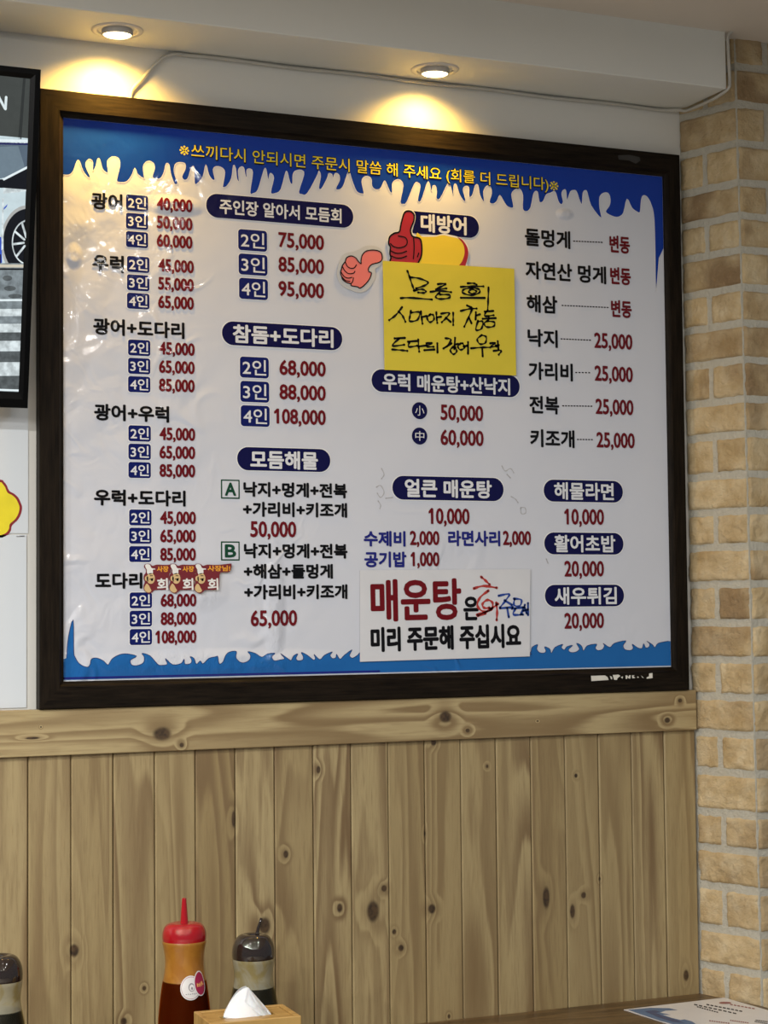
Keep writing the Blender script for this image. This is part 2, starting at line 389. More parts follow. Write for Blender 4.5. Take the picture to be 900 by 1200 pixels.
# ------------------------------------------------------------------ flat artwork helpers (points are in the plane of the sheet)
def catmull(pts, closed=True, n=4):
    out = []; N = len(pts)
    for i in range(N if closed else N-1):
        g = (lambda k: pts[k % N]) if closed else (lambda k: pts[max(0, min(N-1, k))])
        a, b_, c_, d = g(i-1), g(i), g(i+1), g(i+2)
        for q in range(n):
            t = q/n
            out.append(tuple(.5*((2*b_[k])+(-a[k]+c_[k])*t+(2*a[k]-5*b_[k]+4*c_[k]-d[k])*t*t+(-a[k]+3*b_[k]-3*c_[k]+d[k])*t**3) for k in (0, 1)))
    if not closed: out.append(pts[-1])
    return out
class Art(MB):
    """flat print: shapes at y = y0 - layer*EPS on the plane (x, z)"""
    EPS = .00035
    def __init__(s, y0=BY): super().__init__(); s.y0 = y0
    def Y(s, layer): return s.y0-layer*s.EPS
    def poly(s, pts, m, layer, tf=None):
        if tf: pts = [tf(p) for p in pts]
        tri = tessellate_polygon([[Vector((p[0], p[1], 0)) for p in pts]])
        vs = [(p[0], s.Y(layer), p[1]) for p in pts]; fs = []
        for t in tri:
            a, b_, c_ = (Vector(pts[i]) for i in t)
            cr_ = (b_.x-a.x)*(c_.y-a.y)-(b_.y-a.y)*(c_.x-a.x)
            if abs(cr_) < 1e-14: continue
            fs.append(tuple(t) if cr_ > 0 else tuple(reversed(t)))
        s.add(vs, fs, m)
    def stroke(s, pts, wd, m, layer, smooth=True, closed=False, taper=False):
        if smooth and len(pts) > 2: pts = catmull(pts, closed, 5)
        if closed: pts = pts+[pts[0]]
        P_ = [Vector(p) for p in pts]; L = []; Rr = []
        for i, p in enumerate(P_):
            t = (P_[min(i+1, len(P_)-1)]-P_[max(i-1, 0)])
            if t.length < 1e-9: t = Vector((1, 0))
            t.normalize(); n = Vector((-t.y, t.x)); h = wd/2
            if taper: h *= .75+.25*math.sin(i*1.3)
            L.append(p+n*h); Rr.append(p-n*h)
        vs = [(p.x, s.Y(layer), p.y) for p in L+Rr]; n = len(P_)
        s.add(vs, [(i, n+i, n+i+1, i+1) for i in range(n-1)], m)
        for p in (P_[0], P_[-1]):
            if not closed: s.disc(p, wd/2, m, layer, 8)
    def disc(s, c, r, m, layer, n=24, rz=None):
        rz = rz or r
        s.add([(c[0]+r*math.cos(2*math.pi*i/n), s.Y(layer), c[1]+rz*math.sin(2*math.pi*i/n)) for i in range(n)], [tuple(range(n))], m)
    def rrect(s, cx, cz_, w_, h_, r, m, layer, n=8):
        pts = []
        for (qx, qz, a0) in ((1, 1, 0), (-1, 1, 90), (-1, -1, 180), (1, -1, 270)):
            for i in range(n+1):
                a = math.radians(a0+90*i/n); pts.append((cx+qx*(w_/2-r)+r*math.cos(a), cz_+qz*(h_/2-r)+r*math.sin(a)))
        s.add([(p[0], s.Y(layer), p[1]) for p in pts], [tuple(range(len(pts)))], m)
    def text(s, body, cx, cz_, w_, h_, m, layer, bold=.0008, rot=0):
        vs, fs = glyphs(body)
        ref, _ = glyphs(body.replace(',', '')) if ',' in body else (vs, fs)
        w_ -= 2*bold; h_ -= 2*bold
        if body[0] == '1' and ',' in body:           # the flag of the leading figure one
            z0_, z1_ = min(v[1] for v in ref), max(v[1] for v in ref); l_ = min(v[0] for v in vs); hh = z1_-z0_
            n_ = len(vs); vs = vs+[(l_+.02*hh, z1_), (l_-.21*hh, z1_-.20*hh), (l_-.21*hh, z1_-.31*hh), (l_+.02*hh, z1_-.20*hh)]; fs = fs+[(n_, n_+1, n_+2, n_+3)]
        x0 = min(v[0] for v in vs); x1 = max(v[0] for v in vs); z0 = min(v[1] for v in ref); z1 = max(v[1] for v in ref)
        kx = w_/(x1-x0); kz = h_/(z1-z0); ca, sa = math.cos(rot), math.sin(rot)
        q = []
        for v in vs:
            a = (v[0]-(x0+x1)/2)*kx; b_ = (v[1]-(z0+z1)/2)*kz
            q.append((cx+a*ca-b_*sa, s.Y(layer), cz_+a*sa+b_*ca))
        if bold <= 0: s.add(q, fs, m)
        else:                                    # a heavier weight: the strokes are drawn eight times around their centre line
            for i in range(8):
                dx_, dz_ = bold*math.cos(i*math.pi/4), bold*math.sin(i*math.pi/4); s.add([(p[0]+dx_, p[1]-i*2.5e-5, p[2]+dz_) for p in q], fs, m)
GL = {}
def glyphs(body):
    k = body
    if k in GL: return GL[k]
    cu = bpy.data.curves.new('lettering', 'FONT'); cu.body = body; cu.size = 1; cu.resolution_u = 3; cu.fill_mode = 'FRONT'
    o = bpy.data.objects.new('lettering', cu); COL.objects.link(o)
    dg = bpy.context.evaluated_depsgraph_get(); ev = o.evaluated_get(dg); me = ev.to_mesh()
    vs = [(v.co.x, v.co.y) for v in me.vertices]; fs = []
    for p in me.polygons:
        i = list(p.vertices); a, b_, c_ = vs[i[0]], vs[i[1]], vs[i[2]]
        cr_ = (b_[0]-a[0])*(c_[1]-a[1])-(b_[1]-a[1])*(c_[0]-a[0])
        fs.append(tuple(i) if cr_ >= 0 else tuple(reversed(i)))
    ev.to_mesh_clear(); bpy.data.objects.remove(o); bpy.data.curves.remove(cu)
    GL[k] = (vs, fs); return GL[k]

# ------------------------------------------------------------------ menu board
def frame_wood():
    m = NT('dark_frame_wood'); P = m.obj(); mp = m.n('ShaderNodeMapping'); m.l(P, mp.inputs[0]); mp.inputs['Scale'].default_value = (1, 1, 14)
    n = m.noise(mp.outputs[0], 14, 5, .65)
    m.set(base=m.ramp(n, [(.3, (.0045, .0036, .0028)), (.7, (.0170, .0122, .0080))]), rough=.42, spec=.06); m.bump(n, .12, .002); return m.mat
def frame_wood_v():
    m = NT('dark_frame_wood_upright'); P = m.obj(); mp = m.n('ShaderNodeMapping'); m.l(P, mp.inputs[0]); mp.inputs['Scale'].default_value = (14, 1, 1)
    n = m.noise(mp.outputs[0], 14, 5, .65)
    m.set(base=m.ramp(n, [(.3, (.0045, .0036, .0028)), (.7, (.0170, .0122, .0080))]), rough=.42, spec=.06); m.bump(n, .12, .002); return m.mat
MFH, MFV = frame_wood(), frame_wood_v()
board = thing('menu_board', 'big dark wooden framed menu board of prices hanging on the wall', 'menu board', (0, 0, FZ0))
def lz(o): o.location.z -= FZ0; return o          # parts are modelled in room coordinates
A = [(0, FZ0), (FX1, FZ0), (FX1, FZ1), (0, FZ1)]
tl, tr, br, bl = B(71, 137), B(777, 207.5), B(785.5, 782), B(76, 798)
I = [(bl[0]+.001, (bl[1]+br[1])/2), (br[0]-.001, (bl[1]+br[1])/2), (tr[0], (tl[1]+tr[1])/2), (tl[0]+.001, (tl[1]+tr[1])/2)]
I = [((bl[0]+tl[0])/2, (bl[1]+br[1])/2), ((br[0]+tr[0])/2, (bl[1]+br[1])/2), ((br[0]+tr[0])/2, (tl[1]+tr[1])/2), ((bl[0]+tl[0])/2, (tl[1]+tr[1])/2)]
FY = -.0264
for k in range(4):
    j = (k+1) % 4; r = MB()
    # outer and inner edge with a chamfer at both
    def pt(pp, y): return (pp[0], y, pp[1])
    def lerp(a, b_, t): return (a[0]+(b_[0]-a[0])*t, a[1]+(b_[1]-a[1])*t)
    prof = [(0, 0), (0, FY+.002), (.03, FY), (.80, FY), (.84, FY+.003), (.90, FY+.006), (1.0, FY+.0085), (1.0, 0)]
    vs = [pt(lerp(A[k], I[k], t), y) for t, y in prof]+[pt(lerp(A[j], I[j], t), y) for t, y in prof]; n = len(prof)
    r.add(vs, [(i, (i+1) % n, n+(i+1) % n, n+i) for i in range(n)]+[tuple(range(n)), tuple(range(2*n-1, n-1, -1))])
    lz(r.build('frame_rail', MFH if k % 2 == 0 else MFV, board))

def film(name, c, var=.03, crumple=1.0):
    """laminated print: ink under a wrinkled glossy film"""
    m = NT(name); P = m.obj()
    big = m.noise(P, 5.5, 2, .5, .4); mid = m.noise(P, 17, 2, .5, .8)
    sep = m.n('ShaderNodeSeparateXYZ'); m.l(P, sep.inputs[0])
    left = m.mr(sep.outputs[0], .42, .02); low = m.mr(sep.outputs[2], FZ0+.40, FZ0+.02)
    amt = m.math('ADD', .16, m.math('MULTIPLY', .9, m.math('ADD', m.math('MULTIPLY', left, .9), m.math('MULTIPLY', low, .30))))
    fine = m.noise(P, 75, 3, .6)
    h = m.math('ADD', m.math('MULTIPLY', big, 1.0), m.math('ADD', m.math('MULTIPLY', mid, .22), m.math('MULTIPLY', fine, .018)))
    h = m.math('MULTIPLY', h, amt)
    cr1 = m.noise(P, 7.5, 1, .4, 1.2); ridge = m.mr(m.math('ABSOLUTE', m.math('SUBTRACT', cr1, .5)), .075, .0)
    msk = m.math('MULTIPLY', m.mr(m.noise(P, 3.1, 1), .45, .62), m.math('MAXIMUM', left, low))
    h = m.math('ADD', h, m.math('MULTIPLY', m.math('MULTIPLY', ridge, msk), .26))
    if crumple == 1.0:                            # places where the film has come loose and ripples
        pt_ = 0
        for px, py, rx, ry in ((238, 690, 30, 26), (322, 712, 13, 80), (250, 777, 175, 15), (205, 241, 34, 12), (87, 300, 9, 14), (662, 251, 12, 7)):
            p_ = at(px, py, 1, BY); q = m.vm('MULTIPLY_ADD', P, (580/rx, 0, 580/ry), (-p_.x*580/rx, 0, -p_.z*580/ry))
            k_ = m.mr(m.vm('LENGTH', q), 1.1, .3); pt_ = k_ if pt_ == 0 else m.math('MAXIMUM', pt_, k_)
        mp = m.n('ShaderNodeMapping'); m.l(P, mp.inputs[0]); mp.inputs['Scale'].default_value = (1, 1, .55)
        sp_n = m.math('ADD', m.math('MULTIPLY', m.noise(mp.outputs[0], 95, 2, .6, .6), .13), m.math('MULTIPLY', m.noise(P, 30, 1), .34))
        h = m.math('ADD', h, m.math('MULTIPLY', sp_n, pt_))
    nn = m.bump(h, 1.0, .013*crumple)
    m.l(nn, m.b.inputs['Coat Normal'])
    a = m.noise(P, 4, 3)
    m.set(base=m.mix(a, tuple(x*(1-var) for x in c), tuple(min(1, x*(1+var)) for x in c)), rough=.55, spec=.03, coat=.62, coatr=.07)
    return m.mat
INK = {'white': (.565, .59, .655), 'blue': (.003, .036, .31), 'sea': (.012, .115, .36), 'navy': (.0025, .0025, .052), 'black': (.002, .002, .003),
       'red': (.128, .005, .010), 'box': (.004, .009, .105), 'lettering': (.64, .66, .70), 'yellow': (.68, .56, .04), 'green': (.008, .055, .028), 'indigo': (.014, .018, .18), 'bright': (.72, .73, .75), 'edge': (.016, .03, .13), 'smudge': (.40, .40, .42)}
ik = list(INK); IX = {n: i for i, n in enumerate(ik)}
MATS = [film('print_'+n, INK[n]) for n in ik]
art = Art()
px0, px1, pz0, pz1 = I[0][0]-.004, I[1][0]+.004, I[0][1]-.004, I[2][1]+.004
art.box((px0, BY, pz0), (px1, -.004, pz1), IX['white'])
def dims(xl, xr_, yc, h):
    a = B(xl, yc+ (xl-xr_)/2*0); c_ = B((xl+xr_)/2, yc); l_ = B(xl, yc); r_ = B(xr_, yc); c_ = ((l_[0]+r_[0])/2, c_[1])
    t = B((xl+xr_)/2, yc-h/2); b_ = B((xl+xr_)/2, yc+h/2)
    return c_[0], c_[1], r_[0]-l_[0], t[1]-b_[1]
def T(body, xl, xr_, yc, h, ink, layer=3, bold=.00115): art.text(body, *dims(xl, xr_, yc, h), IX[ink], layer, bold)
def pill(xl, xr_, yc, h): c_ = dims(xl, xr_, yc, h); art.rrect(c_[0], c_[1], c_[2]+.003, c_[3]+.003, c_[3]*.5, IX['bright'], 1); art.rrect(*c_, c_[3]*.495, IX['navy'], 2)
def sq(body, xl, xr_, yc, h):
    c_ = dims(xl, xr_, yc, h); art.rrect(c_[0], c_[1], c_[2]+.003, c_[3]+.003, c_[3]*.2, IX['bright'], 1); art.rrect(*c_, c_[3]*.16, IX['box'], 2)
    art.text(body, c_[0], c_[1], c_[2]*.82, c_[3]*.74, IX['lettering'], 3, .0004)
def price(body, xl, xr_, yc, h): T(body, xl, xr_, yc, h, 'red', 3, .0010)
N_ = '인'
# first column
T('광어', 106.8, 143.3, 236.4, 20, 'black'); T('우럭', 108, 145, 309, 20.5, 'black')
T('광어+도다리', 109, 216, 385, 19.5, 'black'); T('광어+우럭', 110, 198, 484.3, 19.5, 'black'); T('우럭+도다리', 110, 217.3, 583.5, 19, 'black'); T('도다리', 111.2, 166.7, 680.5, 19, 'black')
for (y1, xl, xr_, rows) in ((238, 147.5, 173.4, ('40,000', '50,000', '60,000')), (310, 148.7, 175, ('45,000', '55,000', '65,000')), (407.6, 150, 176, ('45,000', '65,000', '85,000')),
                            (508, 150.4, 176.6, ('45,000', '65,000', '85,000')), (606.4, 151.2, 177.4, ('45,000', '65,000', '85,000')), (703.5, 151.8, 178, ('68,000', '88,000', '108,000'))):
    for k, p_ in enumerate(rows):
        y = y1+k*21.45; sq('234'[k]+N_, xl, xr_, y, 18.6)
        right = xr_+52
        price(p_, right-(48 if len(p_) == 7 else 42), right, y+(2.2-(y1-238)/200), 15.3)
# second column
pill(241.5, 413.8, 247.2, 27.5); T('주인장 알아서 모듬회', 257, 399.9, 247.6, 17.5, 'lettering', 3, .0007)
for y1, rows in ((281.8, ('75,000', '85,000', '95,000')), (430.7, ('68,000', '88,000', '108,000'))):
    for k, p_ in enumerate(rows):
        y = y1+k*28.45; o_ = 2 if y1 > 400 else 0
        sq('234'[k]+N_, 279+o_+k*.5, 312.8+o_+k*.5, y, 24.5); price(p_, (326 if len(p_) == 6 else 319.8)+o_*.6, 379.5+o_, y+1, 18)
pill(260, 400.9, 393.7, 27.5); T('참돔+도다리', 272.5, 390.6, 394, 21.7, 'lettering', 3, .0012)
pill(277.8, 386.9, 538.6, 27); T('모듬해물', 293, 372.3, 539.3, 21.5, 'lettering', 3, .0012)
for body, y in (('A', 573.3), ('B', 645.7)):
    c_ = dims(258.8, 280.8, y, 22.5); art.rrect(*c_, .001, IX['green'], 1); art.rrect(c_[0], c_[1], c_[2]-.005, c_[3]-.005, .0005, IX['white'], 2)
    T(body, 263.2, 276.6, y, 15.6, 'green', 3, .0011)
T('낙지+멍게+전복', 285, 406.5, 574.3, 17.6, 'black'); T('+가리비+키조개', 284.5, 406.5, 597.4, 17.6, 'black'); price('50,000', 293, 347, 620.3, 19)
T('낙지+멍게+전복', 285.6, 407, 645.7, 17.6, 'black'); T('+해삼+돌멍게', 285.4, 389.8, 669.5, 17.4, 'black'); T('+가리비+키조개', 285.9, 406.9, 693.6, 17.6, 'black'); price('65,000', 293.5, 348, 724.4, 19)
# third column
pill(470, 561, 263, 26); T('대방어', 492.7, 546.5, 263.2, 21.5, 'lettering', 3, .0013)
pill(435.3, 608.7, 449.3, 26); T('우럭 매운탕+산낙지', 448, 597.5, 450.2, 20, 'lettering', 3, .0010)
for body, y in (('小', 481.3), ('中', 511)):
    c_ = dims(482.5, 500.5, y, 20); art.disc((c_[0], c_[1]), c_[2]/2, IX['navy'], 2, 28, c_[3]/2); T(body, 486.3, 497, y, 11.5, 'lettering', 3, 0)
price('50,000', 515.9, 566, 484, 18.6); price('60,000', 515.9, 566.5, 513.2, 18.6)
pill(459.7, 589.9, 572.6, 27.5); T('얼큰 매운탕', 474, 576, 572.8, 21.5, 'lettering', 3, .0012); price('10,000', 502, 550, 605, 19)
T('수제비', 426, 475, 631.3, 18.4, 'indigo'); price('2,000', 480, 514.7, 630.5, 17); T('라면사리', 524.8, 585.9, 631, 18.4, 'indigo'); price('2,000', 589, 622, 630.5, 17)
T('공기밥', 426.7, 476, 655.6, 18.6, 'indigo'); price('1,000', 481, 514.7, 655.3, 17)
# fourth column
def dots(xl, xr_, y):
    n = int((xr_-xl)/3.2)
    for i in range(n):
        x = xl+(xr_-xl)*i/n; c_ = dims(x, x+2.2, y+ (x-xl)*.045*(1 if y < 420 else .3), 1.3); art.rrect(*c_, .0004, IX['black'], 2, 2)
for body, xl, xr_, y, d, p_, pl, pr_, py_ in (('돌멍게', 614.7, 668, 279.5, (671.5, 707, 282.6), '변동', 713.9, 737.9, 286.7), ('자연산 멍게', 615.5, 710, 319.5, None, '변동', 714.7, 739, 323.7),
        ('해삼', 616.8, 652.8, 356.5, (658, 714, 358), '변동', 715.7, 740, 362.2), ('낙지', 618, 653.3, 396.5, (656.8, 693.3, 397.2), '25,000', 696, 740.8, 400),
        ('가리비', 619, 671, 435.5, (674, 693, 436.6), '25,000', 696.5, 741.3, 438.3), ('전복', 620, 655, 474.7, (658.7, 695, 475.6), '25,000', 697.6, 742, 477), ('키조개', 621, 673, 514, (676, 695.5, 515), '25,000', 698.7, 743.5, 516)):
    T(body, xl, xr_, y, 21, 'black')
    if d: dots(*d)
    if p_ == '변동': T(p_, pl, pr_, py_, 20.5, 'red')
    else: price(p_, pl, pr_, py_, 18.3)
for body, y, p_, py_ in (('해물라면', 575.6, '10,000', 605.7), ('활어초밥', 637, '20,000', 666.5), ('새우튀김', 698, '20,000', 727.3)):
    o_ = (y-575)/90
    pill(637+o_, 729.7+o_, y, 25.5); T(body, 649+o_*.4, 719+o_*2.5, y+.2, 20.5, 'lettering', 3, .0010); price(p_, 661, 707.5, py_, 18.8)
# grey smudges left by old stickers
for ln in ([(441, 571), (446, 569), (450, 577), (446, 583), (442, 578)], [(443, 587), (446, 592), (445, 596)], [(452, 584), (460, 583)], [(447, 549), (450, 556), (447, 561)], [(588, 546), (592, 552), (598, 549), (602, 554)], [(594, 556), (598, 560)], [(599, 582), (604, 585), (607, 589)], [(610, 595), (615, 595), (616, 601), (611, 602), (610, 596)], [(640, 655), (642, 660)]):
    art.stroke([B(*p) for p in ln], .0022, IX['smudge'], 1, True, False, True)
# waves at the top: traced in three pieces of the photo, then laid on the sheet
top = [(62-0, 420), (75, 425), (105, 425), (130, 400), (150, 345), (165, 345), (185, 400), (215, 438), (228, 435), (202, 375), (207, 345), (225, 332), (243, 350), (243, 405), (262, 370), (270, 335), (283, 332), (300, 390), (325, 412), (333, 405), (328, 350), (345, 325), (370, 318), (395, 330), (402, 370), (383, 455), (400, 468), (440, 465), (470, 430), (490, 385), (505, 420), (540, 445), (545, 440), (538, 380), (555, 350), (580, 345), (600, 360), (605, 390), (592, 435), (610, 448), (640, 445), (660, 410), (672, 360), (690, 365), (700, 420), (720, 475), (735, 480), (740, 470), (720, 410), (725, 365), (750, 352), (782, 358), (785, 390), (765, 435), (780, 455), (800, 445), (820, 385), (836, 380)]
W_ = [(60+x/5, 120+y/5) for x, y in top]
W_ += [(220+x/4.5, 140+y/4.5) for x, y in [(35, 335), (50, 338), (80, 300), (95, 238), (110, 290), (130, 318), (143, 315), (133, 265), (150, 248), (180, 255), (195, 280), (185, 345), (185, 358), (205, 352), (230, 310), (240, 242), (252, 260), (258, 310), (270, 328), (266, 270), (280, 250), (295, 255), (302, 290), (312, 312), (310, 270), (325, 260), (342, 280), (328, 385), (345, 390), (370, 370), (400, 270), (412, 262), (423, 320), (431, 290), (440, 285), (453, 310), (437, 385), (460, 390), (490, 370), (515, 280), (525, 280), (538, 330), (552, 340), (554, 290), (570, 270), (600, 268), (612, 290), (585, 380), (600, 395), (630, 390), (680, 300), (691, 272), (700, 300), (690, 360), (705, 365), (735, 310), (742, 285), (760, 290), (766, 310), (776, 285), (795, 290), (800, 320), (780, 365), (800, 370), (820, 350), (840, 290), (850, 270)]]
W_ += [(400+x/4.5, 160+y/4.5) for x, y in [(55, 230), (80, 290), (112, 303), (118, 295), (107, 240), (117, 215), (140, 210), (158, 225), (160, 260), (180, 280), (205, 275), (225, 235), (235, 245), (255, 290), (268, 295), (268, 250), (285, 230), (310, 230), (325, 260), (310, 345), (325, 357), (345, 345), (385, 250), (405, 245), (415, 265), (402, 335), (420, 338), (450, 250), (462, 243), (475, 290), (481, 262), (495, 260), (502, 290), (500, 325), (520, 328), (560, 250), (574, 260), (588, 310), (593, 258), (605, 252), (620, 300), (640, 335), (655, 338), (641, 280), (655, 262), (672, 270), (673, 318), (690, 310), (705, 260), (720, 257), (730, 310), (752, 345), (749, 290), (765, 262), (785, 265), (792, 300), (780, 345), (800, 355), (820, 340), (835, 310), (860, 350)]]
W_ += [(580+x/4.09, 170+y/4.09) for x, y in [(60, 295), (82, 302), (88, 290), (79, 240), (88, 220), (115, 208), (133, 240), (132, 305), (150, 318), (170, 300), (185, 232), (203, 224), (212, 272), (230, 270), (245, 238), (265, 230), (288, 224), (303, 270), (318, 285), (326, 270), (319, 235), (326, 217), (339, 217), (345, 265), (360, 225), (375, 217), (390, 222), (405, 265), (416, 283), (421, 230), (432, 217), (442, 228), (460, 290), (508, 350), (501, 300), (501, 250), (520, 230), (543, 232), (552, 260), (548, 290), (530, 320), (560, 340), (590, 345), (615, 325), (632, 258), (655, 300), (680, 320), (695, 320), (700, 265), (710, 242), (730, 250), (750, 290), (762, 350), (767, 500), (771, 695), (786, 540)]]
wv = catmull([B(*p) for p in W_], False, 3)
def off(poly_, d):                               # white keyline beside the wave
    return [(p[0], p[1]-d) for p in poly_]
wp = [(px0+.0045, wv[0][1])]+wv+[(px1-.0045, wv[-1][1]+.02), (px1-.0045, pz1-.0045), (px0+.0045, pz1-.0045)]
art.poly(wp, IX['blue'], 1)
art.stroke(wv, .0010, IX['bright'], 2, False)
T('※', 210, 221.5, 176.5, 11, 'yellow', 4, 0); T('※', 643.5, 654, 218, 11, 'yellow', 4, 0)
T('쓰끼다시 안되시면 주문시 말씀 해 주세요 (회를 더 드립니다)', 224, 642, 198, 20.5, 'black', 3, .0010)
T('쓰끼다시 안되시면 주문시 말씀 해 주세요 (회를 더 드립니다)', 224, 642, 197.6, 18, 'yellow', 4, .00015)
# waves at the bottom
wb = [(60+x/4.5, 720+y/4.5) for x, y in [(80, 230), (90, 120), (115, 28), (118, 190), (125, 225), (150, 262), (190, 278), (205, 262), (212, 235), (240, 230), (275, 245), (299, 266), (320, 235), (360, 212), (400, 208), (450, 220), (418, 240), (422, 265), (450, 270), (485, 255), (490, 225), (478, 205), (520, 218), (560, 262), (580, 268), (612, 262), (601, 232), (640, 265), (685, 258), (700, 235), (705, 262), (735, 258), (740, 240), (732, 222), (752, 232), (765, 262), (785, 245), (800, 260), (830, 232), (862, 224), (870, 222)]]
wb += [(240+x/4.5, 720+y/4.5) for x, y in [(68, 222), (75, 260), (95, 250), (110, 215), (130, 198), (166, 195), (163, 225), (180, 248), (205, 255), (235, 240), (240, 215), (226, 196), (265, 205), (300, 225), (330, 208), (370, 205), (352, 222), (365, 244), (395, 240), (420, 232), (398, 206), (440, 235), (455, 242), (468, 218), (490, 208), (480, 230), (490, 244), (515, 240), (518, 222), (508, 200), (540, 215), (572, 240), (582, 230), (575, 210), (606, 238), (630, 215), (672, 197), (660, 215), (672, 232), (690, 228), (694, 210), (712, 236), (735, 215), (776, 186), (762, 215), (778, 230), (805, 215), (825, 198), (900, 195)]]
wb += [(600+x/4.09, 720+y/4.09) for x, y in [(30, 190), (85, 185), (95, 158), (122, 144), (118, 165), (130, 182), (152, 185), (162, 175), (155, 155), (180, 165), (188, 186), (205, 158), (242, 143), (235, 158), (250, 170), (262, 155), (290, 148), (270, 168), (280, 182), (305, 180), (322, 165), (308, 138), (332, 150), (342, 174), (360, 150), (405, 142), (398, 160), (410, 172), (432, 168), (442, 150), (436, 138), (468, 158), (490, 138), (545, 126), (532, 148), (540, 168), (568, 172), (580, 160), (575, 142), (602, 160), (622, 162), (630, 140), (640, 160), (656, 155), (658, 140), (645, 128), (672, 145), (684, 158), (700, 138), (748, 128)]]
wv2 = catmull([B(*p) for p in wb], False, 3)
art.poly([(px1-.0045, wv2[-1][1]), (px1-.0045, pz0+.0065), (px0+.0045, pz0+.0065), (px0+.0045, wv2[0][1])][::-1][0:0]+wv2+[(px1-.0045, wv2[-1][1]), (px1-.0045, pz0+.0065), (px0+.0045, pz0+.0065), (px0+.0045, wv2[0][1]-.002)], IX['sea'], 1)
art.stroke(wv2, .0011, IX['edge'], 2, False)
a0, a1 = B(76, 795.5), B(300, 789.5)
art.stroke([(px0+.005, pz0+.0095), (px0+.6, pz0+.0090)], .0035, IX['indigo'], 2, False)
lz(art.build('printed_poster', MATS, board, sharp=True))
bk = MB(); bk.box((.01, -.0035, FZ0+.01), (FX1-.01, -.0005, FZ1-.01)); lz(bk.build('backing_panel', MFV, board))
# label scraps left on the frame
M_scrap = plain('torn_paper', (.62, .60, .54), .7, .1); M_tape = plain('clear_tape', (.03, .03, .029), .15)
sc = Art(FY-.0002)
def F_(px, py): return B(px, py, FY)
for pts_ in ([(692.5, 792), (709, 791.5), (712, 793.5), (713.3, 796.8), (693, 798.2)], [(714.5, 792), (717, 793), (717.5, 796), (716, 796)], [(718, 791), (724.5, 790.5), (727, 792), (723.5, 795), (723, 796.8), (719.5, 796.6)],
             [(727.5, 793.5), (730, 792.5), (729.5, 795.5)], [(733, 791.5), (735, 791.5), (736, 793.5), (737.5, 791.3), (739, 791.2), (738.6, 795.3), (736.8, 795), (735, 793.5), (734.8, 795.6), (733.2, 795.6)],
             [(740.5, 791.5), (744, 791.2), (742, 792.4), (744.5, 794.4), (741, 795)], [(747, 792.5), (749, 793.8), (746.5, 794.4)], [(751.5, 791.5), (754.5, 794.6), (752.5, 794)], [(757.5, 794), (760.5, 792.5), (760.5, 789.3), (764.5, 788.6), (764.7, 794.6), (758, 795.4)]):
    sc.poly([F_(*p) for p in pts_], 0, 0)
lz(sc.build('label_residue', M_scrap, board, sharp=True))
tp = Art(FY-.0002); tp.poly([F_(*p) for p in [(724, 182), (737, 181.5), (749, 184), (750.5, 188), (745, 192), (737, 188), (725, 187)]], 0, 0)
lz(tp.build('tape_scrap', M_tape, board, sharp=True))

# ------------------------------------------------------------------ stickers on the poster
def sheet(a, pts, m, t=.0005):
    """a thin sheet with real thickness from an outline in the board plane"""
    a.poly(pts, m, 0); n = len(pts); y0 = a.Y(0)
    a.add([(p[0], y0, p[1]) for p in pts]+[(p[0], y0+t, p[1]) for p in pts], [(i, (i+1) % n, n+(i+1) % n, n+i) for i in range(n)], m)
def paper(name, c, rough=.55, coat=.0, b=.25):
    m = NT(name); P = m.obj(); n = m.noise(P, 20, 3, .5, .5); m.set(base=m.mix(n, tuple(x*.96 for x in c), tuple(min(1, x*1.04) for x in c)), rough=rough, coat=coat, coatr=.12)
    m.bump(n, b, .004); return m.mat
M_ink = plain('marker_ink', (.004, .004, .006), .5, spec=.12); M_inkr = plain('red_marker_ink', (.40, .03, .025), .45); M_inkb = plain('blue_marker_ink', (.012, .05, .28), .45)
Y1 = BY-.0022
# the two thumbs first, they lie under the note
ys_ = BY-.0020
def P390(p): return B(390+p[0]/4.5, 230+p[1]/4.5, ys_)
M_halo = paper('laminate_margin', (.50, .515, .53), .3, .8); M_red = paper('red_sticker', (.36, .008, .018), .35, .7, .1); M_arm = paper('yellow_sticker', (.76, .57, .03), .35, .7, .1); M_wh = paper('white_sticker_edge', (.72, .72, .70), .4, .4, .1)
M_pink = paper('pink_sticker', (.74, .17, .145), .35, .7, .1)
th = Art(ys_)
arm = [(440, 200), (470, 213), (500, 214), (540, 213), (560, 208), (585, 205), (615, 212), (662, 224), (692, 252), (700, 300), (692, 345), (680, 375), (470, 365), (440, 350)]
halo = [(388, 68), (420, 74), (436, 98), (434, 130), (424, 165), (420, 190), (440, 205), (470, 206), (540, 206), (585, 198), (620, 204), (670, 218), (708, 250), (719, 300), (708, 350), (694, 382), (480, 370), (300, 355), (300, 330), (290, 275), (284, 240), (296, 205), (325, 186), (345, 178), (352, 150), (362, 105), (370, 82)]
sheet(th, catmull([P390(p) for p in halo], True, 4), 0)
crescent = [(655, 216), (680, 228), (705, 262), (714, 300), (705, 345), (690, 378), (660, 374), (680, 345), (694, 300), (688, 255), (668, 228)]
th.poly(catmull([P390(p) for p in arm], True, 4), 2, 1); th.poly(catmull([P390(p) for p in crescent], True, 4), 1, 2)
thumb = [(395, 78), (415, 83), (428, 100), (426, 130), (412, 165), (409, 185), (420, 212), (455, 222), (466, 245), (468, 300), (455, 340), (430, 358), (310, 352), (306, 325), (300, 300), (303, 270), (294, 250), (299, 215), (322, 196), (350, 187), (358, 150), (369, 108), (378, 86)]
tq = catmull([P390(p) for p in thumb], True, 4)
th.poly(tq, 1, 2); th.stroke(tq, .0032, 3, 3, False, True)
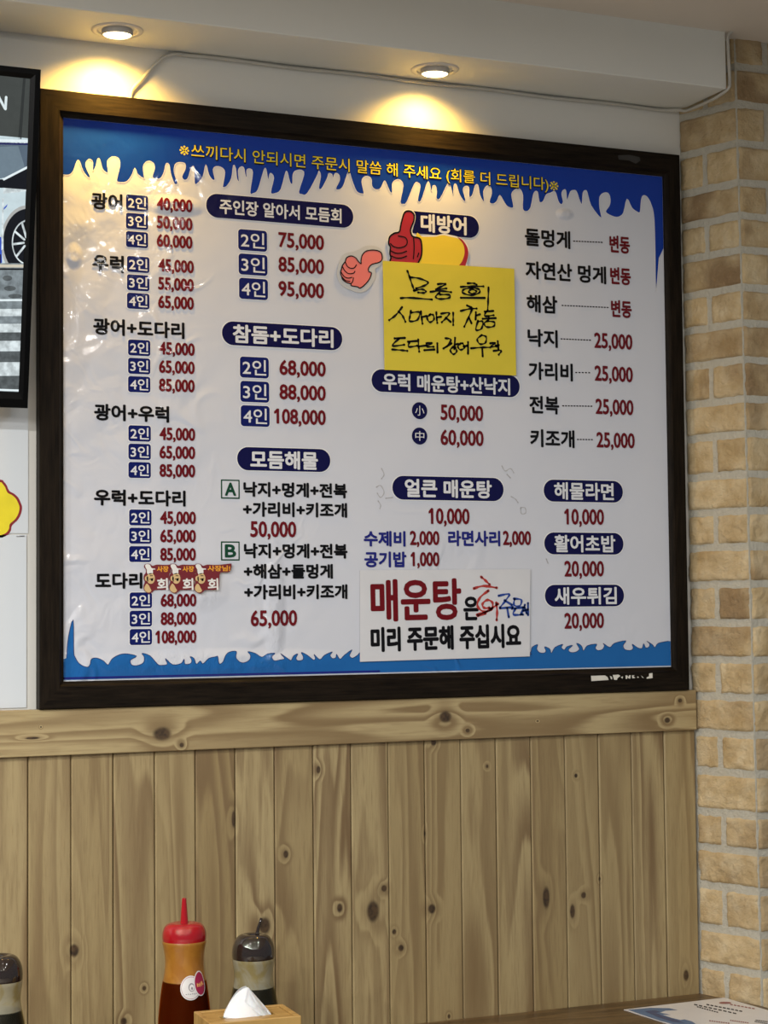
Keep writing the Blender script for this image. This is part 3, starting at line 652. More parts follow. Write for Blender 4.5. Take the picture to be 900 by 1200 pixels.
for ln in ([(303, 250), (320, 266), (350, 272), (382, 262), (392, 240), (380, 218), (345, 210)], [(304, 288), (330, 300), (360, 300), (388, 290)], [(308, 316), (335, 326), (360, 326), (388, 316)], [(425, 222), (428, 270), (424, 330)], [(445, 320), (452, 300)]):
    th.stroke([P390(p) for p in ln], .0024, 3, 3)
tag(th.build('thumbs_up_sticker', [M_wh, M_red, M_arm, M_ink], sharp=True), 'red thumbs-up sticker with yellow sleeve above the yellow note', 'sticker', 'thumb stickers on the menu poster')
pk_ = Art(ys_)
pink = [(260, 320), (254, 298), (235, 287), (205, 284), (175, 290), (155, 310), (148, 340), (149, 356), (135, 345), (120, 325), (95, 315), (72, 325), (65, 345), (50, 365), (45, 385), (40, 405), (47, 425), (52, 440), (72, 455), (94, 462), (97, 472), (130, 478), (142, 485), (165, 470), (192, 438), (203, 405), (190, 398), (188, 380), (205, 360), (240, 350), (257, 338)]
cxp = sum(p[0] for p in pink)/len(pink); czp = sum(p[1] for p in pink)/len(pink)
hal = [(cxp+(p[0]-cxp)*1.22, czp+(p[1]-czp)*1.30) for p in pink if True]
hal = [(262, 350), (268, 318), (255, 280), (220, 262), (175, 262), (140, 280), (110, 292), (70, 300), (42, 330), (28, 370), (22, 410), (34, 450), (60, 478), (95, 495), (140, 508), (180, 495), (212, 455), (226, 410), (222, 385), (240, 372)]
sheet(pk_, catmull([P390(p) for p in hal], True, 4), 0)
pq = catmull([P390(p) for p in pink], True, 4); pk_.poly(pq, 1, 1); pk_.stroke(pq, .0022, 2, 2, False, True)
for ln in ([(66, 348), (75, 368), (92, 380), (112, 378), (124, 362)], [(50, 370), (62, 392), (82, 408), (108, 406), (116, 396)], [(44, 402), (60, 424), (80, 432), (100, 428)], [(50, 428), (66, 444), (90, 450)], [(94, 462), (104, 450), (108, 430)]):
    pk_.stroke([P390(p) for p in ln], .0020, 2, 2)
tag(pk_.build('thumbs_up_sticker', [M_halo, M_pink, M_ink], sharp=True), 'pink tilted thumbs-up sticker left of the yellow note', 'sticker', 'thumb stickers on the menu poster')
# yellow hand-written note
yn = BY-.0040
nt = Art(yn)
def PN(p): return B(440+p[0]/5, 300+p[1]/5, yn)
q4 = [B(448.7, 305.6, yn), B(602.6, 314.9, yn), B(605, 440, yn), B(450.8, 433.3, yn)]
nx_ = 14; edge = []
for k in range(4):
    a, b_ = q4[k], q4[(k+1) % 4]
    for i in range(nx_): t = i/nx_; edge.append((a[0]+(b_[0]-a[0])*t, a[1]+(b_[1]-a[1])*t))
sheet(nt, edge, 0, .0012)
for ln in ([(187, 88), (197, 115), (215, 170), (228, 203)], [(200, 125), (250, 130), (306, 152), (290, 172), (238, 190)], [(225, 203), (270, 195), (295, 206), (285, 216), (250, 214)], [(148, 247), (200, 245), (330, 255)],
           [(365, 165), (412, 162), (385, 180), (350, 197), (415, 190)], [(322, 210), (380, 205), (443, 212)], [(375, 215), (352, 238), (375, 252), (430, 246), (432, 228), (378, 226)],
           [(540, 160), (575, 160), (592, 168)], [(500, 181), (560, 178), (632, 178)], [(565, 185), (520, 195), (510, 215), (560, 230), (608, 215), (605, 195), (565, 185)], [(560, 195), (545, 210), (570, 222), (592, 208), (570, 195)], [(500, 245), (640, 246)], [(662, 185), (660, 250), (657, 318)],
           [(155, 300), (120, 345), (80, 376)], [(135, 325), (158, 350), (175, 385)], [(207, 322), (202, 352), (200, 382), (245, 374), (258, 330), (210, 332)], [(266, 325), (270, 360), (275, 396)], [(270, 358), (300, 352)],
           [(322, 342), (302, 362), (318, 388), (342, 372), (338, 346), (318, 344)], [(356, 330), (358, 365), (362, 392)], [(358, 360), (384, 356)], [(385, 338), (432, 333), (415, 362), (388, 388)], [(412, 362), (440, 386)], [(455, 333), (455, 368), (455, 404)],
           [(536, 290), (562, 302)], [(500, 322), (550, 310), (592, 308)], [(565, 315), (545, 360), (520, 414)], [(548, 362), (562, 394)], [(588, 330), (586, 372)], [(588, 350), (612, 342)], [(600, 380), (588, 432), (620, 426), (628, 385), (602, 384)],
           [(640, 326), (690, 322)], [(648, 326), (640, 352), (692, 347)], [(628, 368), (704, 364)], [(662, 352), (664, 368)], [(660, 378), (636, 395), (652, 416), (692, 412), (696, 388), (655, 382)],
           [(112, 483), (172, 480)], [(138, 484), (98, 526), (168, 520)], [(98, 548), (150, 552), (186, 556)], [(190, 502), (240, 498)], [(200, 502), (194, 532), (244, 526)], [(250, 490), (252, 525), (256, 560)], [(255, 530), (300, 524)],
           [(298, 512), (332, 508), (300, 530), (340, 532)], [(286, 552), (345, 548)], [(362, 512), (363, 565)], [(410, 482), (442, 490), (418, 530)], [(398, 542), (445, 512)], [(466, 480), (462, 545)], [(464, 520), (484, 515)], [(455, 532), (438, 552), (455, 576), (475, 560), (468, 536)],
           [(500, 512), (482, 530), (498, 550), (522, 536), (510, 512)], [(516, 530), (538, 526)], [(542, 505), (542, 572)], [(622, 464), (596, 488), (612, 516), (644, 508), (648, 474), (622, 464)], [(560, 541), (620, 536), (672, 536)], [(625, 540), (628, 588)],
           [(672, 512), (702, 508), (676, 530), (708, 530)], [(716, 500), (720, 548)], [(705, 525), (722, 522)], [(692, 556), (736, 554), (722, 578)]):
    nt.stroke([PN(p) for p in ln], .0048, 1, 1, True, False, True)
tag(nt.build('sticky_note', [paper('yellow_note_paper', (.62, .52, .035), .6), M_ink], sharp=True), 'yellow paper note with black handwriting stuck on the menu poster', 'note')
# white notice
yw = BY-.0030
nw = Art(yw)
def PW_(p): return B(420+p[0]/4.09, 660+p[1]/4.09, yw)
q4 = [B(422, 668.3, yw), B(621.5, 667.0, yw), B(620.8, 769.2, yw), B(422, 775.5, yw)]; edge = []
for k in range(4):
    a, b_ = q4[k], q4[(k+1) % 4]
    for i in range(nx_): t = i/nx_; edge.append((a[0]+(b_[0]-a[0])*t, a[1]+(b_[1]-a[1])*t))
sheet(nw, edge, 0, .001)
def TW(body, xl, xr_, yc, h, m, bold): nw.text(body, *dims(xl, xr_, yc, h), m, 1, bold, .012)
TW('매운탕', 433.4, 539.8, 703, 49.5, 1, .0023); TW('은', 542, 559.9, 713, 28, 2, .0017); TW('미리 주문해 주십시요', 433.4, 609.7, 747.2, 29, 2, .0019)
for ln in ([(588, 66), (605, 80), (628, 102)], [(553, 121), (600, 109), (662, 118)], [(622, 132), (582, 165), (570, 205), (600, 232), (636, 222), (642, 190), (618, 176), (594, 195), (602, 214), (628, 214)], [(568, 247), (620, 228), (668, 195)], [(572, 252), (608, 240)], [(660, 190), (664, 230), (662, 272)]):
    nw.stroke([PW_(p) for p in ln],   .0056, 3, 2, True, False, True)
for ln in ([(672, 156), (722, 148), (705, 178), (678, 212)], [(700, 178), (735, 200)], [(678, 216), (740, 211)], [(712, 214), (720, 258)], [(745, 170), (780, 176), (772, 206), (745, 200), (748, 172)], [(735, 218), (788, 212)], [(752, 218), (742, 246), (788, 246)], [(797, 200), (778, 246)], [(796, 212), (806, 240)], [(790, 228), (812, 222)], [(812, 192), (812, 248)]):
    nw.stroke([PW_(p) for p in ln],   .0050, 4, 2, True, False, True)
tag(nw.build('notice', [paper('notice_paper', (.60, .61, .64), .45, .3), film('notice_red', (.135, .003, .007), crumple=.3), M_ink, M_inkr, M_inkb], sharp=True), 'white printed notice taped low on the menu poster, red heading', 'notice')
# chef stickers, each overlapping the one before
M_mar = paper('maroon_sticker', (.15, .004, .011), .5, .1, .1); M_skin = paper('sticker_face_tan', (.60, .42, .20), .4, .4, .1); M_org = paper('sticker_orange', (.75, .33, .02), .4, .4, .1)
lab = ('leftmost of three overlapping maroon chef stickers beside the green letter B', 'middle of three overlapping maroon chef stickers beside the green letter B', 'rightmost of three overlapping maroon chef stickers, its top text uncovered')
for k in range(3):
    yc_ = BY-.0018-.0016*k; ch = Art(yc_); dx = (0, 207, 410)[k]-410
    def PC(p): return B(160+(p[0]+dx)/6.92, 640+p[1]/6.92, yc_)
    out = [(478, 148), (500, 142), (522, 146), (540, 160), (575, 150), (640, 152), (700, 148), (764, 141), (771, 152), (762, 200), (738, 212), (695, 212), (676, 224), (670, 280), (666, 338), (645, 353), (560, 356), (540, 372), (515, 384), (488, 374), (470, 352), (468, 320), (478, 290), (468, 265), (472, 235), (486, 215), (486, 190), (472, 170)]
    if k < 2: out = [(p[0] if p[0] < 690 else 690-(p[0]-690)*.05, p[1]) for p in out]
    sheet(ch, catmull([PC(p) for p in out], True, 3), 0, .0008)
    ch.poly(catmull([PC(p) for p in [(480, 152), (498, 146), (518, 152), (532, 178), (560, 182), (560, 190), (542, 192), (540, 222), (500, 226), (492, 190), (482, 172)]], True, 3), 1, 1)
    c_ = PC((525, 262)); ch.disc(c_, .0076, 2, 1, 20, .0096); c_ = PC((490, 262)); ch.disc(c_, .003, 2, 1, 12, .0045)
    ch.poly(catmull([PC(p) for p in [(490, 305), (505, 312), (520, 340), (530, 362), (512, 376), (488, 370), (474, 350), (476, 328)]], True, 3), 2, 1)
    for a in ((520, 240, 540, 240), (515, 268, 545, 262), (500, 250, 502, 285)): ch.stroke([PC(a[:2]), PC(a[2:])], .0012, 4, 2)
    c_ = PC((534, 272)); ch.disc(c_, .0022, 4, 2, 10, .0026)
    c_ = PC((620, 310)); ch.text('회', c_[0], c_[1], .0200, .0215, 1, 1, .0007, .03)
    if k == 2: c_ = PC((668, 180)); ch.text('사장님!', c_[0], c_[1], .0425, .0105, 3, 1, .0004)
    else: c_ = PC((622, 185)); ch.text('사장', c_[0], c_[1], .0215, .0105, 3, 1, .0004)
    tag(ch.build('chef_sticker', [M_mar, M_wh, M_skin, M_org, M_ink], sharp=True), lab[k], 'sticker', 'chef stickers on the menu poster')

# ------------------------------------------------------------------ left of the board: laminated sheets, sticker, television
M_lam = film('laminated_white', (.60, .64, .675), .02, .04)
a = at(30.8, 627, 1, -.002); c_ = at(31, 829.5, 1, -.002)
sh = MB(); sh.box((a.x-.46, -.0022, c_.z+.0005), ((a.x+c_.x)/2, -.0002, a.z)); tag(sh.build('laminated_sheet', M_lam), 'blank white laminated sheet on the wall just above the wooden rail', 'sheet', 'laminated sheets left of the menu board')
a2 = at(33, 500, 1, -.002)
sh = MB(); sh.box((a2.x-.47, -.0018, a.z+.003), (a2.x, -.0002, a.z+.26)); up = sh.build('laminated_sheet', M_lam); tag(up, 'white laminated sheet on the wall hanging under the television', 'sheet', 'laminated sheets left of the menu board')
st = Art(-.0022)
def PS(p): return B(p[0]/6, 480+p[1]/6, -.0022)
half = [(0, 492), (28, 508), (48, 535), (66, 572), (100, 592), (130, 622), (150, 665), (155, 690), (148, 730), (125, 775), (84, 815), (76, 850), (55, 880), (20, 898), (0, 900)]
mir = [(-p[0]*1.0-150, p[1]) for p in half]
outl = half+mir[::-1]
cq = catmull([PS(p) for p in outl], True, 4); sheet(st, cq, 0, .0004)
ctr = Vector((sum(p[0] for p in cq)/len(cq), sum(p[1] for p in cq)/len(cq)))
inn = [tuple(ctr+(Vector(p)-ctr)*(1-.0045/(Vector(p)-ctr).length)) for p in cq]; st.poly(inn, 1, 1)
tag(st.build('cloud_sticker', [plain('sticker_red_edge', (.22, .006, .012), .4), plain('sticker_yellow', (.74, .62, .015), .4)], sharp=True), 'yellow cloud-shaped sticker with dark red edge left of the menu board', 'sticker')
sp2 = at(24, 628.5, 1, -.003)
stp = MB(); stp.tube([(sp2.x-.007, -.0008, sp2.z), (sp2.x-.0065, -.0035, sp2.z), (sp2.x+.0065, -.0035, sp2.z+.0006), (sp2.x+.007, -.0008, sp2.z+.0006)], .0006, 6); tag(stp.build('staple', plain('steel', (.35, .35, .36), .3, metal=1.0)), 'small metal staple at the edge of the upper laminated sheet', 'staple')

# television, its top tilted out from the wall
bR = at(32.5, 478.5, 1, -.0616); yT = -.157
tR = at(47.5, 81.5, 1, yT)
ax_z = (Vector((0, tR.y-bR.y, tR.z-bR.z))); TVH = ax_z.length; ax_z.normalize(); ax_x = Vector((1, 0, 0)); ax_y = ax_z.cross(ax_x).normalized()   # ax_y points to the wall
TVW = TVH*1.72
TV = thing('television', 'black wall television tilted down, showing a white car, at the left edge', 'television', (0, 0, 0))
TV.matrix_world = Matrix(((1, ax_y.x, ax_z.x, bR.x), (0, ax_y.y, ax_z.y, bR.y), (0, ax_y.z, ax_z.z, bR.z), (0, 0, 0, 1)))
INV = TV.matrix_world.inverted()
def on_tv(px, py, depth=0.0):                     # photo point on the screen plane, in TV coordinates
    d = RT*(px-450)/F - UP*(py-600)/F + FW; n = ax_y; o_ = bR+ax_y*depth
    t = (o_-CAM).dot(n)/d.dot(n); p = INV @ (CAM+d*t); return (p.x, p.z)
M_bez = plain('gloss_black_plastic', (.002, .002, .0022), .3, spec=.10); M_bz2 = plain('black_plastic', (.012, .012, .013), .45)
bz = .0265; s0 = on_tv(35.5, 92); s1 = on_tv(22.6, 459.5)
sr_ = (s0[0]+s1[0])/2; stp_, sbt = s0[1], s1[1]
hb = MB()
hb.box((-TVW, .006, 0), (0, .034, TVH)); hb.box((-TVW*.75, .034, TVH*.12), (-TVW*.25, .052, TVH*.75)); ho = hb.build('housing', M_bz2, TV, bevel=.003)
fr = MB()
o4 = [(-TVW, 0), (0, 0), (0, TVH), (-TVW, TVH)]; i4 = [(-TVW-sr_, sbt), (sr_, sbt), (sr_, stp_), (-TVW-sr_, stp_)]
for k in range(4):
    j = (k+1) % 4
    def sec(o_, i_): return [(o_[0], .007, o_[1]), (o_[0], 0, o_[1]), (o_[0]+(i_[0]-o_[0])*.55, -.0005, o_[1]+(i_[1]-o_[1])*.55), (i_[0], .004, i_[1]), (i_[0], .007, i_[1])]
    va, vb = sec(o4[k], i4[k]), sec(o4[j], i4[j]); fr.add(va+vb, [(i, (i+1) % 5, 5+(i+1) % 5, 5+i) for i in range(5)])
fr.build('bezel', M_bez, TV)
SCR = [('dark', (.055, .062, .058)), ('darker', (.028, .032, .031)), ('white', (.80, .90, .93)), ('glass', (.10, .14, .19)), ('glass2', (.16, .22, .27)), ('body', (.58, .70, .74)), ('black', (.004, .005, .009)), ('blue', (.03, .09, .55)),
       ('navy', (.012, .015, .10)), ('sand', (.62, .57, .46)), ('road', (.23, .27, .29)), ('road2', (.10, .115, .12)), ('stripe', (.68, .76, .78)), ('arch', (.42, .43, .42)), ('logo', (.72, .82, .84))]
si = {n: i for i, (n, _) in enumerate(SCR)}
def screen_mat(n, c):
    m = NT('screen_'+n); f = m.noise(m.obj(), 90, 3); k = .35 if n in ('stripe', 'road', 'road2') else .06
    m.set(base=(.002, .002, .002), rough=.15); m.set(em=m.mix(m.mr(f, .3, .7), tuple(x*(1-k) for x in c), tuple(x*(1+k*.4) for x in c)), ems=1.0); return m.mat
sa = Art(.0055)
sa.box((-TVW-sr_, .0055, sbt), (sr_, .0068, stp_), si['dark'])
def SP(pts_, n, layer=1, sm=False):
    q = [on_tv(*p) for p in pts_]; q = [(min(p[0], sr_), min(max(p[1], sbt), stp_)) for p in q]
    sa.poly(catmull(q, True, 4) if sm else q, si[n], layer)
L_ = -420
# wall behind the car
SP([(28, 88), (31, 88), (26, 163), (22, 163)], 'darker')
# letter at the end of a word (N)
for st_ in ([(-1.5, 128), (-.5, 113)], [(-.5, 113.5), (6.6, 127)], [(7.2, 127.5), (8, 113.5)]): sa.stroke([on_tv(*p) for p in st_], .0042, si['logo'], 1, False)
# car: roof, glass, body, wheel
SP([(L_, 168), (-300, 150), (-150, 145), (36, 162), (36, 320), (L_, 320)], 'body', 1)
SP([(-250, 156), (36, 164), (36, 168), (-250, 162)], 'white', 2); SP([(-240, 162), (36, 167), (36, 170), (-240, 167)], 'navy', 2)
SP([(-250, 168), (36, 170), (36, 208), (-260, 215)], 'glass', 3); SP([(-60, 174), (22, 171), (28, 190), (30, 198), (2, 209), (-60, 212)], 'glass2', 4)
SP([(-80, 211), (36, 210), (36, 224), (6, 220), (-80, 221)], 'black', 4); SP([(4, 210), (36, 196.5), (36, 224), (5, 220)], 'black', 5); SP([(3, 209.5), (36, 195), (36, 198), (5, 211.5)], 'white', 6)
SP([(5, 220), (36, 222.5), (36, 224.5), (4, 227)], 'stripe', 6)
SP([(3.5, 245), (9.5, 239), (8.5, 242), (4, 247)], 'blue', 6)
wc = on_tv(33, 284)
def ell(rx, rz, n, layer): 
    pts_ = []
    for i in range(48):
        a_ = 2*math.pi*i/48; x_ = wc[0]+rx*math.cos(a_); z_ = wc[1]+rz*math.sin(a_); pts_.append((min(x_, sr_), z_))
    sa.poly(pts_, si[n], layer)
ell(.0455, .062, 'arch', 5); ell(.0415, .056, 'black', 6); ell(.0270, .0375, 'stripe', 7); ell(.0250, .0350, 'black', 8)
for i in range(10):
    a_ = math.radians(36*i+8); p0 = (wc[0]+.007*math.cos(a_), wc[1]+.009*math.sin(a_)); p1 = (wc[0]+.0255*math.cos(a_), wc[1]+.0355*math.sin(a_))
    if p1[0] < sr_-.002: sa.stroke([p0, (min(p1[0], sr_-.001), p1[1])], .0036, si['stripe'], 9, False)
SP([(L_, 300), (-80, 300), (-4, 276), (2, 278), (3, 308), (L_, 308)], 'blue', 6); SP([(-300, 300), (2, 298), (2, 311), (-300, 313)], 'navy', 7)
SP([(3, 232), (5, 232), (4.5, 292), (2, 293)], 'stripe', 7)
# road and crossing
SP([(L_, 309), (36, 309), (36, 466), (L_, 466)], 'road', 9)
SP([(L_, 308), (36, 310.5), (36, 314), (L_, 311.5)], 'sand', 10); SP([(L_, 313), (36, 315), (36, 317), (L_, 315.5)], 'black', 10)
for cx_, cy_, rx_, ry_ in ((9, 326, 5.5, 3.2), (12, 338, 7, 3), (18, 347, 8, 2.6), (-20, 332, 9, 4)):
    SP([(cx_+rx_*math.cos(i*.52), cy_+ry_*math.sin(i*.52)) for i in range(12)], 'road2', 10, True)
for y0_, y1_, n in ((351, 353.5, 'white'), (362.5, 371, 'stripe'), (371, 379.5, 'road'), (380, 390, 'stripe'), (390, 400, 'road2'), (400, 412, 'stripe'), (412.5, 425, 'road2'), (425, 441, 'stripe'), (441, 457, 'road2'), (457, 459.3, 'white')):
    SP([(L_, y0_+2), (36, y0_), (36, y1_), (L_, y1_+2)], n, 11)
sa.build('screen', [screen_mat(n, c_) for n, c_ in SCR], TV, sharp=True)
br_ = MB()
wallp = INV @ Vector((bR.x-TVW*.5, -.001, bR.z+TVH*.45)); 
br_.hexa([(-TVW*.5-.12, .05, TVH*.35), (-TVW*.5+.12, .05, TVH*.35), (-TVW*.5+.12, .05, TVH*.6), (-TVW*.5-.12, .05, TVH*.6)],
         [tuple(INV @ Vector((bR.x-TVW*.5+sx_, -.0005, bR.z+TVH*zz))) for sx_, zz in ((-.1, .36), (.1, .36), (.1, .6), (-.1, .6))])
br_.build('wall_bracket', M_bz2, TV)

# ------------------------------------------------------------------ table with what stands on it
M_table = wood('table_wood', 3, (.125, .078, .034), (.085, .051, .021), (.034, .019, .008), 1.0, (), None, .35)
tb = thing('table', 'brown wooden dining table against the panelled wall', 'table', (0, -.40, 0))
def loc_tb(o): o.location.y += .40; return o
xe = at(818, 1164, 2, TZ); 
t_ = MB()
def pl_x(y): c1 = corner(TZ); i1 = inner(TZ); return i1.x+(c1.x-i1.x)*(y/c1.y)
f_ = [(-.70, -.0125), (pl_x(-.0125)-.004, -.0125), (pl_x(-.16)-.004, -.168), (pl_x(-.16)-.004, -.76), (-.70, -.76)]
n = len(f_)
t_.add([(x, y, TZ-.035) for x, y in f_]+[(x, y, TZ) for x, y in f_], [tuple(range(n-1, -1, -1)), tuple(range(n, 2*n))]+[(i, (i+1) % n, n+(i+1) % n, n+i) for i in range(n)])
loc_tb(t_.build('tabletop', M_table, tb, bevel=.003))
M_leg = plain('table_leg_metal', (.02, .02, .02), .4)
for x in (-.62, 1.27):
    for y in (-.08, -.69):
        l_ = MB(); l_.box((x-.022, y-.022, 0), (x+.022, y+.022, TZ-.035)); loc_tb(l_.build('leg', M_leg, tb, bevel=.002))
# placemat
pz = TZ+.0012
pmc = [at(731, 1183, 2, pz), at(848.5, 1169, 2, pz)]
d1 = (pmc[1]-pmc[0]); e1 = at(784, 1200, 2, pz)-pmc[0]
ux = d1.normalized(); L1 = d1.length
uy = Vector((ux.y, -ux.x, 0)); 
PMW, PMD = L1, .30
uy2 = e1.normalized()
def PM(u, v): p = pmc[0]+ux*(u*PMW)+uy2*(v*PMD); return p
ux_w = PMW
pm = MB()
def pmpoly(pts_, m, layer):
    tri = tessellate_polygon([[Vector((p[0], p[1], 0)) for p in pts_]]); vs = []
    for p in pts_: q = PM(*p); vs.append((q.x, q.y, pz+layer*.0002))
    fs = []
    for t in tri:
        a_, b_, c_ = (Vector(vs[i]) for i in t); fs.append(tuple(t) if (b_-a_).cross(c_-a_).z > 0 else tuple(reversed(t)))
    pm.add(vs, fs, m)
def pmw(px, py):                                   # photo point -> (u, v) on the sheet
    p = at(px, py, 2, pz)-pmc[0]; det = ux.x*uy2.y-ux.y*uy2.x
    return ((p.x*uy2.y-p.y*uy2.x)/det/PMW, (ux.x*p.y-ux.y*p.x)/det/PMD)
UW = max(1.0, pmw(848.5, 1169)[0])
pmpoly([(0, 0), (1.0, 0), (1.0, 1.0), (0, 1.0)], 0, 0)
c4 = [PM(*p) for p in ((0, 0), (1, 0), (1, 1), (0, 1))]
pm.add([(p.x, p.y, pz) for p in c4]+[(p.x, p.y, pz-.0009) for p in c4], [(i, (i+1) % 4, 4+(i+1) % 4, 4+i) for i in range(4)], 0)
pv = lambda L: [pmw(700+x/4.5, 1150+y/4.5) for x, y in L]
def clampuv(L): return [(max(.002, min(.998, u)), max(.002, min(.998, v))) for u, v in L]
pmpoly(clampuv(pv([(160, 150), (215, 146), (280, 140), (380, 142), (425, 152), (360, 155), (330, 165), (365, 172), (400, 182), (440, 195), (500, 212), (540, 240), (430, 235), (330, 208), (240, 178)])), 1, 1)
pmpoly(clampuv(pv([(250, 158), (300, 153), (330, 160), (310, 168), (350, 185), (420, 205), (460, 220), (400, 215), (320, 190)])), 2, 2)
pmpoly(clampuv(pv([(345, 178), (400, 180), (460, 202), (440, 206), (390, 194)])), 0, 3)
pmpoly(clampuv(pv([(640+34*(1+math.cos(i*.5)), 114+6*math.sin(i*.5)) for i in range(12)])), 3, 1)
for j, (x0_, x1_, y0_, y1_) in enumerate(((700, 835, 122, 146), (575, 770, 122, 160), (510, 740, 122, 172), (525, 640, 134, 165), (835, 900, 205, 214), (830, 900, 212, 224), (590, 700, 208, 222), (700, 800, 206, 220))):
    nn = 9 if j else 7
    for i in range(nn):
        ta, tb_ = i/nn, (i+.72)/nn
        xa, ya = x0_+(x1_-x0_)*ta, y0_+(y1_-y0_)*ta; xb, yb = x0_+(x1_-x0_)*tb_, y0_+(y1_-y0_)*tb_
        pmpoly(clampuv(pv([(xa, ya-3), (xb, yb-3), (xb, yb+3), (xa, ya+3)])), 3 if j in (0, 6, 7) else 4, 1)
tag(pm.build('placemat', [paper('placemat_paper', (.62, .63, .66), .4, .3), paper('placemat_wave_blue', (.06, .14, .30), .4, .3), paper('placemat_wave_dark', (.02, .05, .16), .4, .3), paper('placemat_red', (.20, .02, .04), .4, .3), M_ink], sharp=True), 'white paper menu placemat with blue wave lying on the table corner', 'placemat')

# ------------------------------------------------------------------ sauce bottles
def sauce(name, c, c2, rough=.3):
    m = NT(name); n = m.noise(m.obj(), 18, 4, .6, .6); m.set(base=m.mix(n, c, c2), rough=rough, coat=.1, coatr=.1, spec=.25); return m.mat
def translucent(name, tint, body, fac, streak=None, lv=0):
    m = NT(name); P = m.obj(); n = m.noise(P, 26, 4, .6, 1.0)
    col = body if streak is None else m.mix(m.mr(n, .42, .62), body, streak)
    m.set(base=col, rough=.28, coat=.6, coatr=.08)
    tr_ = m.n('ShaderNodeBsdfTransparent'); tr_.inputs[0].default_value = (*tint, 1); mx = m.n('ShaderNodeMixShader')
    sz_ = m.n('ShaderNodeSeparateXYZ'); m.l(P, sz_.inputs[0]); up_ = m.mr(sz_.outputs[2], lv-.001, lv+.001); f = m.math('ADD', m.math('MULTIPLY', m.math('MULTIPLY', m.mr(n, .35, .7, 1.0, .75), fac), up_), m.math('MULTIPLY', m.math('SUBTRACT', 1.0, up_), .975)); m.l(f, mx.inputs[0]); m.l(m.b.outputs[0], mx.inputs[1]); m.l(tr_.outputs[0], mx.inputs[2]); m.l(mx.outputs[0], m.out.inputs[0]); return m.mat
BYY = -.264
def bottle_frame(px, top_py, cap_py):
    p = at(px, cap_py, 1, BYY); q = at(px, top_py, 1, BYY); return p.x, p.z-TZ, q.z-TZ
MPX = (at(241, 1105, 1, BYY)-at(240, 1105, 1, BYY)).length      # metres per pixel across, about
def prof_body(h, rs):                             # (fraction of height, radius)
    return [(0, 0.0)]+[(r, f*h) for f, r in rs]
def shell(lst, sub=5):
    q = catmull(lst, False, sub); return q
RK = .0345
# red sauce bottle
x, hc, ht = bottle_frame(216, 1052.5, 1101.5)
kt = thing('sauce_bottle', 'red-capped squeeze bottle of dark red sauce with a round white sticker', 'bottle', (x, BYY, TZ), 0, 'squeeze bottles of sauce on the table')
M_rc = plain('red_cap_plastic', (.31, .004, .009), .05, .04, coat=.4, coatr=.03)
def row(px, py): return at(px, py, 1, BYY-.008).z-TZ
RK = 24.2*MPX
rb = [(RK*1.12, .0), (RK*1.20, .006)]+[(w_/2*MPX, row(216, y_)) for y_, w_ in ((1225, 59.5), (1200, 58.6), (1185, 56.6), (1170, 53.6), (1155, 49.8), (1146, 46.3), (1136, 43.6), (1128, 42.9), (1119, 44), (1110, 47), (1105, 48.6))]+[(RK*.99, hc*.998)]
k = MB(); k.lathe([(0, .001)]+shell(rb), 56); k.build('body', translucent('orange_translucent_plastic', (.75, .33, .05), (.40, .175, .022), .22, (.33, .13, .014), row(216, 1149.5)), kt)
lv = row(216, 1149.5)
q = MB(); inn = [(max(0, r-.0012), z) for r, z in shell(rb) if z < lv]; q.lathe([(0, .003)]+inn+[(inn[-1][0], lv), (0, lv)], 56); q.build('sauce', sauce('dark_red_sauce', (.035, .004, .003), (.055, .007, .004)), kt)
k = MB(); ch_ = at(216, 1081, 1, BYY).z-TZ-hc; nzh = ht-hc
capp = [(RK*.985, -.001), (RK*1.0, .002), (RK*1.01, ch_*.25), (RK*.98, ch_*.55), (RK*.86, ch_*.83), (RK*.62, ch_*.98), (RK*.34, ch_*1.0), (RK*.20, ch_*.99)]
k.lathe([(r, z+hc) for r, z in shell(capp)]+[(.0001, hc+ch_*.99)], 56); cp_ = k.build('cap', M_rc, kt)
k = MB(); k.lathe([(.0066, hc+ch_*.95), (.0062, hc+ch_*1.1), (.0036, ht-.001), (.0034, ht), (.0022, ht), (.002, ht-.003), (0, ht-.003)], 24); k.build('nozzle', M_rc, cp_)
rprof = shell(rb, 20)
def rad(z):
    for (r0, z0), (r1, z1) in zip(rprof, rprof[1:]):
        if z0 <= z <= z1: return r0+(r1-r0)*(z-z0)/max(1e-9, z1-z0)
    return RK
view = math.atan2(CAM.y-BYY, CAM.x-x)
def decal(mb, dx_, z0, rx, rz, m, off_, n=32, sq_=1):
    vs = []; rings = 4
    for j in range(rings+1):
        for i in range(n):
            a_ = 2*math.pi*i/n; u = dx_+rx*j/rings*math.cos(a_); z = z0+rz*j/rings*math.sin(a_); r = rad(z)+off_; th_ = view+u/RK/1.15
            vs.append((r*math.cos(th_), r*math.sin(th_), z))
    mb.add(vs, [(j*n+i, j*n+(i+1) % n, (j+1)*n+(i+1) % n, (j+1)*n+i) for j in range(rings) for i in range(n)], m, True)
sk = MB(); zst = at(223, 1158, 1, BYY-.035).z-TZ
zs1 = zst+.0005; zs2 = zst+.006
decal(sk, .0115, zs1, .0190, .0190, 0, .0006); decal(sk, .0115, zs1, .0172, .0172, 1, .0009); decal(sk, .0115, zs1, .0165, .0165, 0, .0012)
decal(sk, .0125, zs1+.001, .0056, .0066, 2, .0015); decal(sk, .0128, zs1+.0005, .0042, .005, 0, .0018); decal(sk, .0128, zs1-.0005, .0018, .0022, 2, .0021)
for a_ in range(6): decal(sk, .003+a_*.0036, zs1-.0095+.0004*(a_ % 2), .0012, .0008, 2, .0015, 8)
